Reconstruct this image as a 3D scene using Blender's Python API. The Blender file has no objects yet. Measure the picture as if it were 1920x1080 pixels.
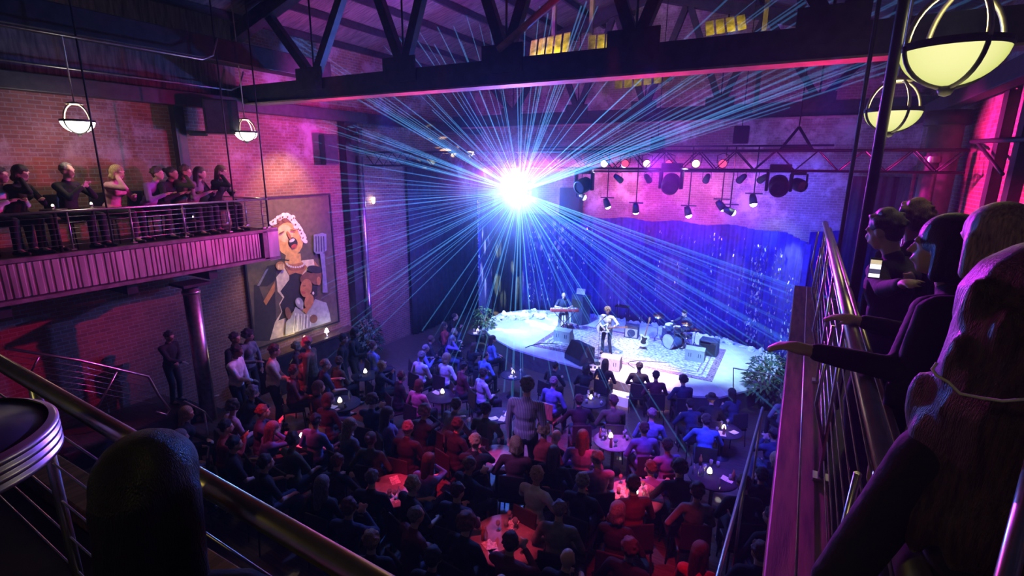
import bpy, bmesh, math, random
from mathutils import Vector, Matrix, Euler
random.seed(11)
PI=math.pi; R=math.radians
V=Vector
C=bpy.context.scene.collection
sc=bpy.context.scene
# ------------------------------------------------------------------ camera
F=956.0; H=7.0
PITCH=R(13.7); YAW=R(29.3); ROLL=R(-0.5)
def ray(px,py):
    x=(px-960)/F; y=-(py-540)/F
    c,s=math.cos(ROLL),math.sin(ROLL)
    x,y=c*x+s*y,-s*x+c*y
    cp,sp=math.cos(PITCH),math.sin(PITCH)
    h=cp+y*sp; z=-sp+y*cp
    cy,sy=math.cos(YAW),math.sin(YAW)
    return V((-h*sy+x*cy, h*cy+x*sy, z))
def atz(px,py,z):
    d=ray(px,py); t=(z-H)/d.z; return V((d.x*t,d.y*t,z))
def atx(px,py,X):
    d=ray(px,py); t=X/d.x; return V((X,d.y*t,H+d.z*t))
def aty(px,py,Y):
    d=ray(px,py); t=Y/d.y; return V((d.x*t,Y,H+d.z*t))
def atd(px,py,D):
    d=ray(px,py).normalized(); return V((d.x*D,d.y*D,H+d.z*D))
cam=bpy.data.cameras.new('camera'); co=bpy.data.objects.new('camera',cam); C.objects.link(co)
cam.sensor_width=36; cam.lens=36*F/1920; cam.clip_start=.02; cam.clip_end=200
fw=V((-math.sin(YAW)*math.cos(PITCH),math.cos(YAW)*math.cos(PITCH),-math.sin(PITCH)))
rt=V((math.cos(YAW),math.sin(YAW),0)); up=rt.cross(fw)
m=Matrix((rt,up,-fw)).transposed().to_4x4()
m=m@Matrix.Rotation(-ROLL,4,'Z')
co.matrix_world=Matrix.Translation((0,0,H))@m
sc.camera=co
sc.view_settings.view_transform='Standard'; sc.view_settings.look='None'
sc.view_settings.exposure=0; sc.view_settings.gamma=1; sc.view_settings.use_curve_mapping=False
sc.cycles.use_denoising=True; sc.cycles.adaptive_threshold=.04
sc.cycles.max_bounces=4; sc.cycles.diffuse_bounces=1; sc.cycles.glossy_bounces=2; sc.cycles.transmission_bounces=3
sc.cycles.transparent_max_bounces=96; sc.cycles.volume_bounces=0
sc.cycles.sample_clamp_indirect=4; sc.cycles.caustics_reflective=False; sc.cycles.caustics_refractive=False
# ------------------------------------------------------------------ materials
M={}
def mat(name,col,rough=.7,metal=0,var=.12,scale=6,bump=.0,bscale=40,spec=.4,emit=None,es=0,trans=0,streak=None,coat=0):
    m=bpy.data.materials.new(name); m.use_nodes=True; nt=m.node_tree; N=nt.nodes; L=nt.links
    b=N['Principled BSDF']
    b.inputs['Roughness'].default_value=rough; b.inputs['Metallic'].default_value=metal
    b.inputs['Specular IOR Level'].default_value=spec
    if coat: b.inputs['Coat Weight'].default_value=coat
    if trans: b.inputs['Transmission Weight'].default_value=trans
    tc=N.new('ShaderNodeTexCoord'); nz=N.new('ShaderNodeTexNoise'); nz.inputs['Scale'].default_value=scale; nz.inputs['Detail'].default_value=5
    src=tc.outputs['Object']
    if streak:
        mp=N.new('ShaderNodeMapping'); mp.inputs['Scale'].default_value=streak; L.new(src,mp.inputs[0]); src=mp.outputs[0]
    L.new(src,nz.inputs['Vector'])
    r=N.new('ShaderNodeValToRGB'); c=col
    lo=[max(0,x*(1-2*var)) for x in c]; hi=[min(1,x*(1+2*var)) for x in c]
    r.color_ramp.elements[0].color=(*lo,1); r.color_ramp.elements[1].color=(*hi,1)
    r.color_ramp.elements[0].position=.3; r.color_ramp.elements[1].position=.7
    L.new(nz.outputs['Fac'],r.inputs[0]); L.new(r.outputs[0],b.inputs['Base Color'])
    if bump:
        n2=N.new('ShaderNodeTexNoise'); n2.inputs['Scale'].default_value=bscale; n2.inputs['Detail'].default_value=3; L.new(src,n2.inputs['Vector'])
        bp=N.new('ShaderNodeBump'); bp.inputs['Strength'].default_value=bump; bp.inputs['Distance'].default_value=.02
        L.new(n2.outputs['Fac'],bp.inputs['Height']); L.new(bp.outputs[0],b.inputs['Normal'])
    if emit:
        b.inputs['Emission Color'].default_value=(*emit,1); b.inputs['Emission Strength'].default_value=es
    M[name]=m; return m
def brick(name,c1,c2,mortar,axis='YZ',patch=None,zlo=6.3,zhi=8.5):
    m=bpy.data.materials.new(name); m.use_nodes=True; nt=m.node_tree; N=nt.nodes; L=nt.links; b=N['Principled BSDF']
    b.inputs['Roughness'].default_value=.85
    tc=N.new('ShaderNodeTexCoord'); s=N.new('ShaderNodeSeparateXYZ'); cb=N.new('ShaderNodeCombineXYZ'); L.new(tc.outputs['Object'],s.inputs[0])
    L.new(s.outputs['Y' if axis=='YZ' else 'X'],cb.inputs[0]); L.new(s.outputs['Z'],cb.inputs[1])
    br=N.new('ShaderNodeTexBrick'); br.inputs['Scale'].default_value=1; br.inputs['Brick Width'].default_value=.23; br.inputs['Row Height'].default_value=.085
    br.inputs['Mortar Size'].default_value=.011; br.inputs['Mortar Smooth'].default_value=.2; br.inputs['Bias'].default_value=-.1
    br.inputs['Color1'].default_value=(*c1,1); br.inputs['Color2'].default_value=(*c2,1); br.inputs['Mortar'].default_value=(*mortar,1)
    L.new(cb.outputs[0],br.inputs['Vector'])
    nz=N.new('ShaderNodeTexNoise'); nz.inputs['Scale'].default_value=1.3; nz.inputs['Detail'].default_value=8; nz.inputs['Roughness'].default_value=.7; L.new(tc.outputs['Object'],nz.inputs['Vector'])
    rp=N.new('ShaderNodeValToRGB'); rp.color_ramp.elements[0].position=.3; rp.color_ramp.elements[0].color=(.55,.55,.55,1); rp.color_ramp.elements[1].position=.7
    L.new(nz.outputs['Fac'],rp.inputs[0])
    mx=N.new('ShaderNodeMixRGB'); mx.blend_type='MULTIPLY'; mx.inputs[0].default_value=1; L.new(br.outputs['Color'],mx.inputs[1]); L.new(rp.outputs[0],mx.inputs[2])
    out=mx.outputs[0]
    if patch:   # worn whitewash band high on the wall
        r2=N.new('ShaderNodeValToRGB'); r2.color_ramp.elements[0].position=.5; r2.color_ramp.elements[0].color=(0,0,0,1); r2.color_ramp.elements[1].position=.62
        n3=N.new('ShaderNodeTexNoise'); n3.inputs['Scale'].default_value=.9; n3.inputs['Detail'].default_value=10; n3.inputs['Roughness'].default_value=.75; L.new(tc.outputs['Object'],n3.inputs['Vector'])
        L.new(n3.outputs['Fac'],r2.inputs[0])
        mr=N.new('ShaderNodeMapRange'); mr.inputs[1].default_value=zlo; mr.inputs[2].default_value=zlo+.9; L.new(s.outputs['Z'],mr.inputs[0])
        mu=N.new('ShaderNodeMath'); mu.operation='MULTIPLY'; L.new(mr.outputs[0],mu.inputs[0]); L.new(r2.outputs[0],mu.inputs[1])
        m2=N.new('ShaderNodeMixRGB'); L.new(mu.outputs[0],m2.inputs[0]); L.new(out,m2.inputs[1]); m2.inputs[2].default_value=(*patch,1); out=m2.outputs[0]
    L.new(out,b.inputs['Base Color'])
    bp=N.new('ShaderNodeBump'); bp.inputs['Strength'].default_value=.6; bp.inputs['Distance'].default_value=.02; iv=N.new('ShaderNodeMath'); iv.operation='SUBTRACT'; iv.inputs[0].default_value=1
    L.new(br.outputs['Fac'],iv.inputs[1]); L.new(iv.outputs[0],bp.inputs['Height']); L.new(bp.outputs[0],b.inputs['Normal'])
    M[name]=m; return m
def emis(name,col,s):
    m=bpy.data.materials.new(name); m.use_nodes=True; nt=m.node_tree; nt.nodes.clear()
    e=nt.nodes.new('ShaderNodeEmission'); o=nt.nodes.new('ShaderNodeOutputMaterial'); e.inputs[0].default_value=(*col,1); e.inputs[1].default_value=s
    nt.links.new(e.outputs[0],o.inputs[0]); M[name]=m; return m
brick('brick',(.34,.15,.10),(.22,.10,.075),(.34,.28,.25),'YZ',(.40,.33,.33))
brick('brick_back',(.36,.24,.22),(.28,.18,.17),(.42,.38,.36),'XZ',(.55,.5,.5),4.5)
mat('plaster',(.42,.38,.38),.9,var=.2,scale=2,bump=.2,bscale=15)
mat('floor_wood',(.11,.07,.05),.45,var=.25,scale=3,streak=(1,12,1),coat=.1)
mat('roof_deck',(.13,.10,.09),.85,var=.3,scale=2,streak=(1.2,9,1),bump=.3)
mat('dark_steel',(.035,.033,.035),.5,metal=.3,var=.2)
mat('black_paint',(.012,.012,.013),.55,var=.1)
mat('red_steel',(.22,.16,.15),.6,var=.15)
mat('galv',(.45,.45,.46),.32,metal=.9,var=.12,scale=12)
mat('chrome',(.8,.8,.82),.14,metal=1,var=.03)
mat('ribbed_chrome',(.85,.85,.88),.3,metal=1,var=.03)
mat('yellow_lit_rail',(.62,.55,.26),.3,metal=.95,var=.06,scale=20)  # rail colour with the lamps' yellow light put into it
mat('brass',(.62,.55,.38),.35,metal=.85,var=.1)
mat('steel_rail',(.68,.66,.62),.28,metal=.95,var=.05,scale=20)
mat('corrugated',(.48,.40,.38),.45,metal=.35,var=.22,scale=3,streak=(1,1,.3))
mat('ledge_wood',(.24,.115,.055),.5,var=.3,scale=4,streak=(6,.6,6),bump=.1)
mat('black_drape',(.035,.04,.05),.9,var=.15,bump=.2,bscale=25)
mat('blue_drape',(.05,.05,.26),.7,var=.15,bump=.15,bscale=25)
mat('sequin',(.95,.95,.97),.4,metal=1,var=.02)
mat('stage_top',(.72,.72,.74),.5,var=.06,scale=3)
mat('stage_side',(.10,.09,.09),.6)
mat('white_fabric',(.8,.8,.8),.8,var=.06,bump=.3,bscale=12)
mat('black_plastic',(.02,.02,.022),.45,var=.15)
mat('grille',(.40,.42,.45),.55,var=.1,scale=60)
mat('amp_tweed',(.55,.50,.42),.7,var=.15,scale=50)
mat('navy_box',(.04,.05,.10),.55,var=.1)
mat('paper',(.8,.79,.76),.8,var=.05)
mat('menu',(.62,.55,.5),.7,var=.25,scale=30)
mat('table_dark',(.07,.04,.03),.35,var=.2,coat=.3)
mat('table_cloth',(.035,.035,.045),.8,var=.2,bump=.2,bscale=10)
mat('glass',(.85,.88,.9),.08,metal=.0,var=.02,spec=1.0,trans=.7)
mat('drink',(.4,.15,.08),.15,var=.1)
mat('leaf',(.06,.13,.05),.55,var=.3,scale=9)
mat('chair_black',(.03,.025,.025),.5)
mat('chair_wood',(.35,.16,.07),.4,var=.25,streak=(5,5,1))
mat('skin_a',(.62,.40,.30),.55,var=.05,spec=.35)
mat('skin_b',(.42,.25,.17),.55,var=.05,spec=.35)
mat('skin_c',(.16,.085,.055),.5,var=.06,spec=.4)
mat('lips',(.40,.14,.12),.5); mat('eye',(.05,.04,.04),.2)
for n,c in dict(hair_black=(.012,.010,.010),hair_brown=(.055,.032,.02),hair_blond=(.36,.25,.12),hair_grey=(.17,.165,.16),hair_auburn=(.13,.05,.025)).items():
    mat(n,c,.45,var=.35,scale=14,streak=(9,9,1.2),bump=.5,bscale=50,spec=.5)
TOPS=dict(black=(.014,.014,.016),navy=(.03,.04,.09),blue=(.13,.20,.45),white=(.70,.70,.70),grey=(.20,.20,.21),red=(.38,.04,.04),violet=(.22,.14,.38),cream=(.62,.52,.42),olive=(.09,.10,.05),maroon=(.13,.03,.04),pink=(.60,.30,.36))
for n,c in TOPS.items(): mat('cloth_'+n,c,.85,var=.14,scale=8,bump=.25,bscale=30)
mat('denim',(.05,.07,.13),.85,var=.2,bump=.2,bscale=60); mat('slacks',(.02,.02,.023),.85); mat('pale_trousers',(.45,.48,.5),.85); mat('shoe',(.02,.015,.012),.35)
emis('glow_white',(1,.97,.9),14); emis('candle_glow',(1,.78,.55),6)
emis('lens_white',(1,.85,.8),2.5); emis('lens_red',(1,.05,.15),2.2); emis('lens_warm',(1,.62,.32),2.5); emis('lens_blue',(.75,.85,1),70); emis('lens_green',(.6,1,.45),25); emis('lens_cool',(.8,.9,1),30); emis('lens_hot',(1,.9,.9),30)
# ------------------------------------------------------------------ mesh helpers
class MB:
    def __init__(s): s.v=[]; s.f=[]; s.m=[]; s.sm=[]
    def add(s,vs,fs,mi=0,sm=False):
        k=len(s.v); s.v+=[tuple(x) for x in vs]
        for f in fs: s.f.append([i+k for i in f]); s.m.append(mi); s.sm.append(sm)
        return s
    def box(s,c,d,rot=None,mi=0,bev=0):
        c=V(c); hx,hy,hz=d[0]/2,d[1]/2,d[2]/2
        if bev<=0:
            vs=[V((x,y,z)) for x in(-hx,hx) for y in(-hy,hy) for z in(-hz,hz)]
            fs=[(0,1,3,2),(4,6,7,5),(0,4,5,1),(2,3,7,6),(0,2,6,4),(1,5,7,3)]
        else:
            b=min(bev,hx*.9,hy*.9,hz*.9); bm=bmesh.new(); bmesh.ops.create_cube(bm,size=1)
            for v in bm.verts: v.co=V((v.co.x*2*hx,v.co.y*2*hy,v.co.z*2*hz))
            bmesh.ops.bevel(bm,geom=bm.edges[:],offset=b,segments=2,affect='EDGES',profile=.5)
            bm.verts.index_update(); vs=[v.co.copy() for v in bm.verts]; fs=[[v.index for v in f.verts] for f in bm.faces]; bm.free()
        if rot is not None:
            q=rot if isinstance(rot,Matrix) else Euler(rot).to_matrix(); vs=[q@v for v in vs]
        return s.add([v+c for v in vs],fs,mi)
    def bx(s,x0,x1,y0,y1,z0,z1,mi=0): return s.box(((x0+x1)/2,(y0+y1)/2,(z0+z1)/2),(abs(x1-x0),abs(y1-y0),abs(z1-z0)),mi=mi)
    def tube(s,pts,r,n=8,mi=0,cap=True,sm=True):
        pts=[V(p) for p in pts]; rs=r if isinstance(r,(list,tuple)) else [r]*len(pts)
        rings=[]; prev=None
        for i,p in enumerate(pts):
            a=pts[max(i-1,0)]; b=pts[min(i+1,len(pts)-1)]; t=(b-a).normalized()
            if prev is None:
                u=t.orthogonal().normalized()
            else:
                u=(prev-t*prev.dot(t)).normalized()
            prev=u; w=t.cross(u)
            rings.append([p+(u*math.cos(2*PI*k/n)+w*math.sin(2*PI*k/n))*rs[i] for k in range(n)])
        vs=[x for g in rings for x in g]; fs=[]
        for i in range(len(rings)-1):
            for k in range(n): fs.append((i*n+k,i*n+(k+1)%n,(i+1)*n+(k+1)%n,(i+1)*n+k))
        s.add(vs,fs,mi,sm)
        if cap:
            k0=len(s.v)-len(vs); s.f.append([k0+k for k in range(n)][::-1]); s.m.append(mi); s.sm.append(False)
            s.f.append([k0+(len(rings)-1)*n+k for k in range(n)]); s.m.append(mi); s.sm.append(False)
        return s
    def lathe(s,prof,c=(0,0,0),n=20,mi=0,rot=None,sm=True):
        c=V(c); vs=[]; fs=[]
        for (r,z) in prof:
            for k in range(n):
                v=V((r*math.cos(2*PI*k/n),r*math.sin(2*PI*k/n),z)); vs.append((rot@v if rot is not None else v)+c)
        for i in range(len(prof)-1):
            for k in range(n): fs.append((i*n+k,i*n+(k+1)%n,(i+1)*n+(k+1)%n,(i+1)*n+k))
        return s.add(vs,fs,mi,sm)
    def ell(s,c,r,rot=None,n=12,mi=0,sm=True):
        c=V(c); vs=[]; fs=[]; h=n//2+1
        for i in range(1,h):
            th=PI*i/h
            for k in range(n):
                v=V((r[0]*math.sin(th)*math.cos(2*PI*k/n),r[1]*math.sin(th)*math.sin(2*PI*k/n),r[2]*math.cos(th)))
                vs.append((rot@v if rot is not None else v)+c)
        t=V((0,0,r[2])); b=-t
        vs+=[(rot@t if rot is not None else t)+c,(rot@b if rot is not None else b)+c]; T=len(vs)-2;B=T+1
        for i in range(h-2):
            for k in range(n): fs.append((i*n+k,(i+1)*n+k,(i+1)*n+(k+1)%n,i*n+(k+1)%n))
        for k in range(n): fs.append((T,k,(k+1)%n)); fs.append((B,(h-2)*n+(k+1)%n,(h-2)*n+k))
        return s.add(vs,fs,mi,sm)
    def cap(s,p,q,r1,r2,n=10):      # closed tapered capsule
        p=V(p);q=V(q); L=(q-p).length
        if L<1e-5: return s.ell(p,(r1,)*3,n=n)
        t=(q-p)/L; pts=[];rs=[]
        for a in (-80,-50,-20): pts.append(p+t*r1*math.sin(R(a))); rs.append(r1*math.cos(R(a)))
        for a in (20,50,80): pts.append(q+t*r2*math.sin(R(a))); rs.append(r2*math.cos(R(a)))
        return s.tube(pts,rs,n=n)
    def prism(s,poly,z0,z1,mi=0):
        n=len(poly); vs=[V((x,y,z0)) for x,y in poly]+[V((x,y,z1)) for x,y in poly]
        return s.add(vs,[list(range(n))[::-1],[n+i for i in range(n)]]+[(i,(i+1)%n,n+(i+1)%n,n+i) for i in range(n)],mi)
    def mesh(s,name):
        me=bpy.data.meshes.new(name); me.from_pydata(s.v,[],s.f); me.polygons.foreach_set('material_index',s.m); me.polygons.foreach_set('use_smooth',s.sm); me.update()
        return me
def link(name,me,mats,parent=None,loc=None,rot=None):
    o=bpy.data.objects.new(name,me); C.objects.link(o)
    if not isinstance(mats,(list,tuple)): mats=[mats]
    if len(me.materials)==0:
        for x in mats: me.materials.append(M[x])
    if parent is not None: o.parent=parent
    if loc is not None: o.location=loc
    if rot is not None: o.rotation_euler=rot
    return o
def obj(name,mb,mats,parent=None,loc=None,rot=None): return link(name,mb.mesh(name),mats,parent,loc,rot)
def tag(o,label,cat,group=None,kind=None):
    o['label']=label; o['category']=cat
    if group: o['group']=group
    if kind: o['kind']=kind
    return o
def thing(name,label,cat,loc=(0,0,0),rz=0,group=None):
    o=bpy.data.objects.new(name,None); C.objects.link(o); o.location=loc; o.rotation_euler=(0,0,rz); return tag(o,label,cat,group)
def struct(name,mb,mats): o=obj(name,mb,mats); o['kind']='structure'; return o
def copy_tree(o,parent=None):
    c=o.copy(); C.objects.link(c)
    if parent is not None: c.parent=parent
    for ch in list(o.children): copy_tree(ch,c)
    return c
def setmat(o,m):
    if len(o.material_slots): o.material_slots[0].link='OBJECT'; o.material_slots[0].material=M[m]
def bez(p0,p1,p2,n=8):
    p0,p1,p2=V(p0),V(p1),V(p2); return [p0*(1-t)**2+p1*2*t*(1-t)+p2*t*t for t in [i/n for i in range(n+1)]]
def look(d): # matrix whose -Z points along d
    return V(d).to_track_quat('-Z','Y').to_matrix()
def spot(loc,tgt,col,w,ang=40,blend=.5,size=.08,gobo=None):
    l=bpy.data.lights.new('spot_light','SPOT'); l.energy=w; l.color=col; l.spot_size=R(ang); l.spot_blend=blend; l.shadow_soft_size=size
    o=bpy.data.objects.new('spot_light',l); C.objects.link(o); o.location=loc; o.rotation_euler=(V(tgt)-V(loc)).to_track_quat('-Z','Y').to_euler()
    if gobo:
        l.use_nodes=True; nt=l.node_tree; N=nt.nodes; e=N['Emission']; tc=N.new('ShaderNodeTexCoord'); s=N.new('ShaderNodeSeparateXYZ'); nt.links.new(tc.outputs['Normal'],s.inputs[0])
        cb=N.new('ShaderNodeCombineXYZ')
        for a,i in (('X',0),('Y',1)):
            d=N.new('ShaderNodeMath'); d.operation='DIVIDE'; nt.links.new(s.outputs[a],d.inputs[0]); nt.links.new(s.outputs['Z'],d.inputs[1]); nt.links.new(d.outputs[0],cb.inputs[i])
        mp=N.new('ShaderNodeMapping'); mp.inputs['Scale'].default_value=(gobo[0],gobo[1],1); nt.links.new(cb.outputs[0],mp.inputs[0])
        vo=N.new('ShaderNodeTexVoronoi'); vo.inputs['Scale'].default_value=1; nt.links.new(mp.outputs[0],vo.inputs['Vector'])
        rp=N.new('ShaderNodeValToRGB'); rp.color_ramp.elements[0].position=gobo[2]; rp.color_ramp.elements[0].color=(1,1,1,1); rp.color_ramp.elements[1].position=gobo[2]+.1; rp.color_ramp.elements[1].color=(0,0,0,1)
        nt.links.new(vo.outputs['Distance'],rp.inputs[0]); nt.links.new(rp.outputs[0],e.inputs['Color'])
    return o
def point(loc,col,w,size=.1):
    l=bpy.data.lights.new('point_light','POINT'); l.energy=w; l.color=col; l.shadow_soft_size=size
    o=bpy.data.objects.new('point_light',l); C.objects.link(o); o.location=loc; return o
HAZE=0.0045; BEAM_K=2.4; BURST=1600; FOGD=0.32; FOGR=2.9
# ------------------------------------------------------------------ the hall
XW=-13.67; XR=3.0; YB=20.75; YF=-7.0; ZE=10.6; ZR=13.0; XM=(XW+XR)/2
struct('floor',MB().bx(XW-.3,XR+.3,YF,YB+.3,-.2,0),'floor_wood')
struct('wall_left',MB().bx(XW-.3,XW,YF,YB+.3,0,ZE),'brick')
struct('wall_right',MB().bx(XR,XR+.3,YF,YB+.3,0,ZE),'brick')
struct('wall_back',MB().bx(XW,XR,YB,YB+.3,0,ZE).prism([(0,0),(1,0),(0,1)],0,.001),'brick_back')
g=MB(); g.add([(XW,YB,ZE),(XR,YB,ZE),(XM,YB,ZR),(XW,YB+.3,ZE),(XR,YB+.3,ZE),(XM,YB+.3,ZR)],[(0,1,2),(5,4,3),(0,3,4,1),(1,4,5,2),(2,5,3,0)])
struct('wall_gable',g,'brick_back')
struct('wall_rear',MB().bx(XW,XR,YF-.3,YF,0,ZR),'plaster')
def slope(x): return ZR-(ZR-ZE)*abs(x-XM)/(XM-XW)
for nm,xa in (('ceiling_left',XW-.3),('ceiling_right',XR+.3)):
    g=MB(); za=slope(xa)
    pts=[(xa,YF-.3,za),(XM,YF-.3,ZR),(XM,YB+.3,ZR),(xa,YB+.3,za)]
    g.add([V(p) for p in pts]+[V(p)+V((0,0,.2)) for p in pts],[(0,1,2,3),(7,6,5,4),(0,4,5,1),(1,5,6,2),(2,6,7,3),(3,7,4,0)])
    struct(nm,g,'roof_deck')
# roof timbers: rafters and purlins
k=0
for i in range(7):
    for sx in (-1,1):
        x=XM+sx*(1.1+i*1.15); 
        if not(XW+.2<x<XR-.2): continue
        z=slope(x)-.1
        o=obj('roof_purlin',MB().bx(x-.05,x+.05,YF,YB,z-.09,z+.09),'dark_steel'); tag(o,'dark roof purlin along the hall, %s from the ridge, %s slope'%(['first','second','third','fourth','fifth','sixth','seventh'][i],'left' if sx<0 else 'right'),'roof beam','purlins under the roof deck')
# timber trusses across the hall
def hbeam(mb,p,q,w,h,mi=0):
    p=V(p);q=V(q);d=q-p;c=(p+q)/2
    x=d.normalized(); y=V((0,1,0)); y=(y-x*y.dot(x)).normalized() if abs(x.y)<.9 else V((1,0,0)); z=x.cross(y)
    mb.box(c,(d.length,w,h),Matrix((x,y,z)).transposed(),mi)
def truss(Y,label):
    t=thing('roof_truss',label,'roof truss',(0,Y,0),group='trusses spanning the hall')
    zc=8.72
    m=MB(); hbeam(m,(XW,0,zc),(XR,0,zc),.3,.46); obj('bottom_chord',m,'dark_steel',t)
    m=MB(); hbeam(m,(XW,-.02,zc-.24),(XR,-.02,zc-.24),.42,.035); obj('flange',m,'red_steel',t)
    for sx in (XW,XR):
        m=MB(); hbeam(m,(sx,0,slope(sx)-.35),(XM,0,ZR-.35),.28,.36); obj('top_chord',m,'dark_steel',t)
    N=[XW+.1,-10.73,-7.9,XM,-2.8,.05,XR-.1]; n0=V((-10.73,0,8.95))
    tp=[-12.3,-9.0,-6.6,-4.1,-1.7,1.6]
    for a in tp:
        T=V((a,0,slope(a)-.35))
        for b in N[1:-1]:
            if abs(a-b)<2.1:
                m=MB(); hbeam(m,(b,0,8.95),T,.16,.2); obj('web_member',m,'dark_steel',t)
    for b in N[1:-1]:
        m=MB(); m.tube([(b,0,8.95),(b,0,slope(b)-.4)],.022); obj('tie_rod',m,'dark_steel',t)
        m=MB(); m.box((b,-.17,8.95),(.9,.03,.5)); obj('gusset_plate',m,'dark_steel',t)
    return t
truss(9.2,'big dark roof truss with red-lit lower edge above the crowd')
truss(19.1,'farther dark roof truss close to the stage back wall')
# red-lit diagonal brace of the middle bay and small hangers
b=obj('roof_brace',MB().tube([(-5.33,8.9,9.08),(-4.14,8.9,9.80),(-2.6,8.9,10.75),(-.9,8.9,11.7)],.07,8),'red_steel'); tag(b,'red-lit slanting brace rising from the big truss to the roof','brace')
for p in [(1040,10),(1425,125),(1110,20)]:
    a=aty(p[0],p[1],13.6); o=obj('hanger_strap',MB().bx(a.x-.05,a.x+.05,13.55,13.65,a.z-1.0,slope(a.x)-.05),'red_steel')
    tag(o,'thin red-lit steel strap hanging from the roof %s'%{1040:'nearest the slanting red brace',1425:'farthest right, below the truss line',1110:'between the slanting brace and the yellow boards'}[p[0]],'strap','hanging straps')
# wall head beam, ducts and pipes along the left eave
for (x,z,w,h,n,l) in ((XW+.35,8.45,.28,.34,'eave_beam','dark steel beam along the top of the left brick wall'),(XW+1.3,9.5,.5,.5,'air_duct','dark square air duct under the roof along the left wall')):
    o=obj(n,MB().box((x,4.0 if n=='air_duct' else 7,z),(w,14 if n=='air_duct' else 27,h),bev=.02),'dark_steel'); tag(o,l,'beam' if 'beam' in n else 'duct')
for i,(x,z,y0,y1,l) in enumerate([(XW+.5,8.78,2,9.0,'thin pale conduit along the beam above the left balcony'),(XW+1.9,9.15,1,7.5,'upper thin pale conduit with a bend above the left balcony')]):
    m=MB().tube([(x,y0,z),(x,y1-.4,z),(x,y1-.15,z+.12),(x,y1,z+.5)],.02,8); o=obj('conduit_pipe',m,'galv'); tag(o,l,'pipe','conduits')
o=obj('eave_beam',MB().box((XR-.35,7,8.45),(.28,27,.34),bev=.02),'dark_steel'); tag(o,'dark steel beam along the top of the right brick wall','beam')
t_=struct('trim_1',MB().bx(XW,XW+.06,YF,9.05,8.62,slope(XW)-.02),'roof_deck')
# deck strips with the uplight's yellow in their colour, tilted and hung below the roof
def deck(label,p0,p1,zt,n):
    a=aty(p0[0],p0[1],12.6);b=aty(p1[0],p1[1],12.6); m=MB()
    for i in range(n):
        t0=(i+.12)/n; t1=(i+.88)/n; q0=a.lerp(b,t0); q1=a.lerp(b,t1); h=zt
        vs=[q0,q1,q1+V((-.10,.3,h)),q0+V((-.10,.3,h))]; vs=vs+[v+V((0,.03,.03)) for v in vs]
        m.add(vs,[(0,1,2,3),(7,6,5,4),(0,4,5,1),(1,5,6,2),(2,6,7,3),(3,7,4,0)])
    o=obj('uplit_deck',m,'deck_uplit_yellow'); return tag(o,label,'ceiling panel','slatted uplit deck strips under the roof')
mat('deck_uplit_yellow',(.62,.50,.13),.7,var=.3,scale=6)
deck('yellow-lit slatted ceiling panel directly above the big beam, leftmost',(990,112),(1068,96),.5,5)
deck('yellow-lit slatted ceiling panel right of the leftmost one, widest row',(1100,98),(1222,86),.42,7)
deck('small yellow-lit ceiling slats farthest right above the beam',(1322,68),(1402,54),.34,4)
deck('dim yellowish slatted panel below the red-edged beam',(1150,168),(1262,152),.45,6)
deck('dim small slats below the beam near the right hanger strap',(1330,138),(1420,126),.25,5)
# left wall pilasters, pipes, speakers
for y,w,z0,z1,x,l in ((7.38,.24,5.4,8.4,.1,'slim dark steel pilaster on the brick wall behind the left balcony'),(12.78,.55,0,8.4,.16,'wide dark pilaster on the left wall beside the purple-lit pipe')):
    o=obj('wall_pilaster',MB().bx(XW,XW+2*x,y-w/2,y+w/2,z0,z1),'dark_steel'); tag(o,l,'pilaster','pilasters on the left wall')
m=MB().tube([(-13.25,13.0,0),(-13.25,13.0,7.2)],.1,14); o=obj('drain_pipe',m,'galv'); tag(o,'tall round pipe glowing purple beside the wide dark pilaster','pipe')
def loudspeaker(loc,rz,sz,label,tilt=0,group='black loudspeakers on the walls'):
    t=thing('loudspeaker',label,'loudspeaker',loc,rz,group); w,d,h=sz
    obj('cabinet',MB().box((0,0,0),(w,d,h),bev=.02),'black_plastic',t); obj('grille_panel',MB().box((0,-d/2-.008,0),(w*.9,.012,h*.92),bev=.004),'black_drape',t)
    obj('bracket',MB().box((0,d/2+.06,0),(.08,.14,.08)),'dark_steel',t); return t
a=atx(617,281,-13.35); loudspeaker(a,R(70),(.45,.4,.95),'black loudspeaker on the left wall beside the wide pilaster')
a=atx(415,220,-12.72); loudspeaker(a,R(60),(.75,.6,.8),'big black loudspeaker high on the wall above the balcony end')
a=atx(372,250,-13.3); loudspeaker(a,R(60),(.4,.2,.12),'slim dark wall bracket unit below the big balcony speaker')
a=aty(1071,378,20.3); loudspeaker(a,0,(.9,.45,1.15),'grey speaker cabinet on the stage wall right of the blue burst')
# mirrors/par on pilaster
# black drapes (pleated): path in plan extruded with folds
def drape(name,path,z0,z1,m,label,amp=.07,per=.28,cat='curtain',group=None,ztop=None):
    P=[V((x,y,0)) for x,y in path]; pts=[]; L=0
    for a,b in zip(P,P[1:]):
        d=(b-a); n=max(2,int(d.length/(per/6))); t=d.normalized(); w=V((-t.y,t.x,0))
        for i in range(n):
            s=L+d.length*i/n; q=a+d*i/n+w*(amp*math.sin(2*PI*s/per)+amp*.4*math.sin(2*PI*s/(per*2.7)+1)); pts.append((q,s))
        L+=d.length
    mb=MB(); nz=5; vs=[]
    for q,s in pts:
        zt=z1 if ztop is None else ztop(s/L)
        for j in range(nz): 
            f=j/(nz-1); vs.append(V((q.x,q.y,z0+(zt-z0)*f)))
    fs=[(i*nz+j,(i+1)*nz+j,(i+1)*nz+j+1,i*nz+j+1) for i in range(len(pts)-1) for j in range(nz-1)]
    mb.add(vs,fs,0,True); o=obj(name,mb,m); md=o.modifiers.new('s','SOLIDIFY'); md.thickness=.012
    return tag(o,label,cat,group)
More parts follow.
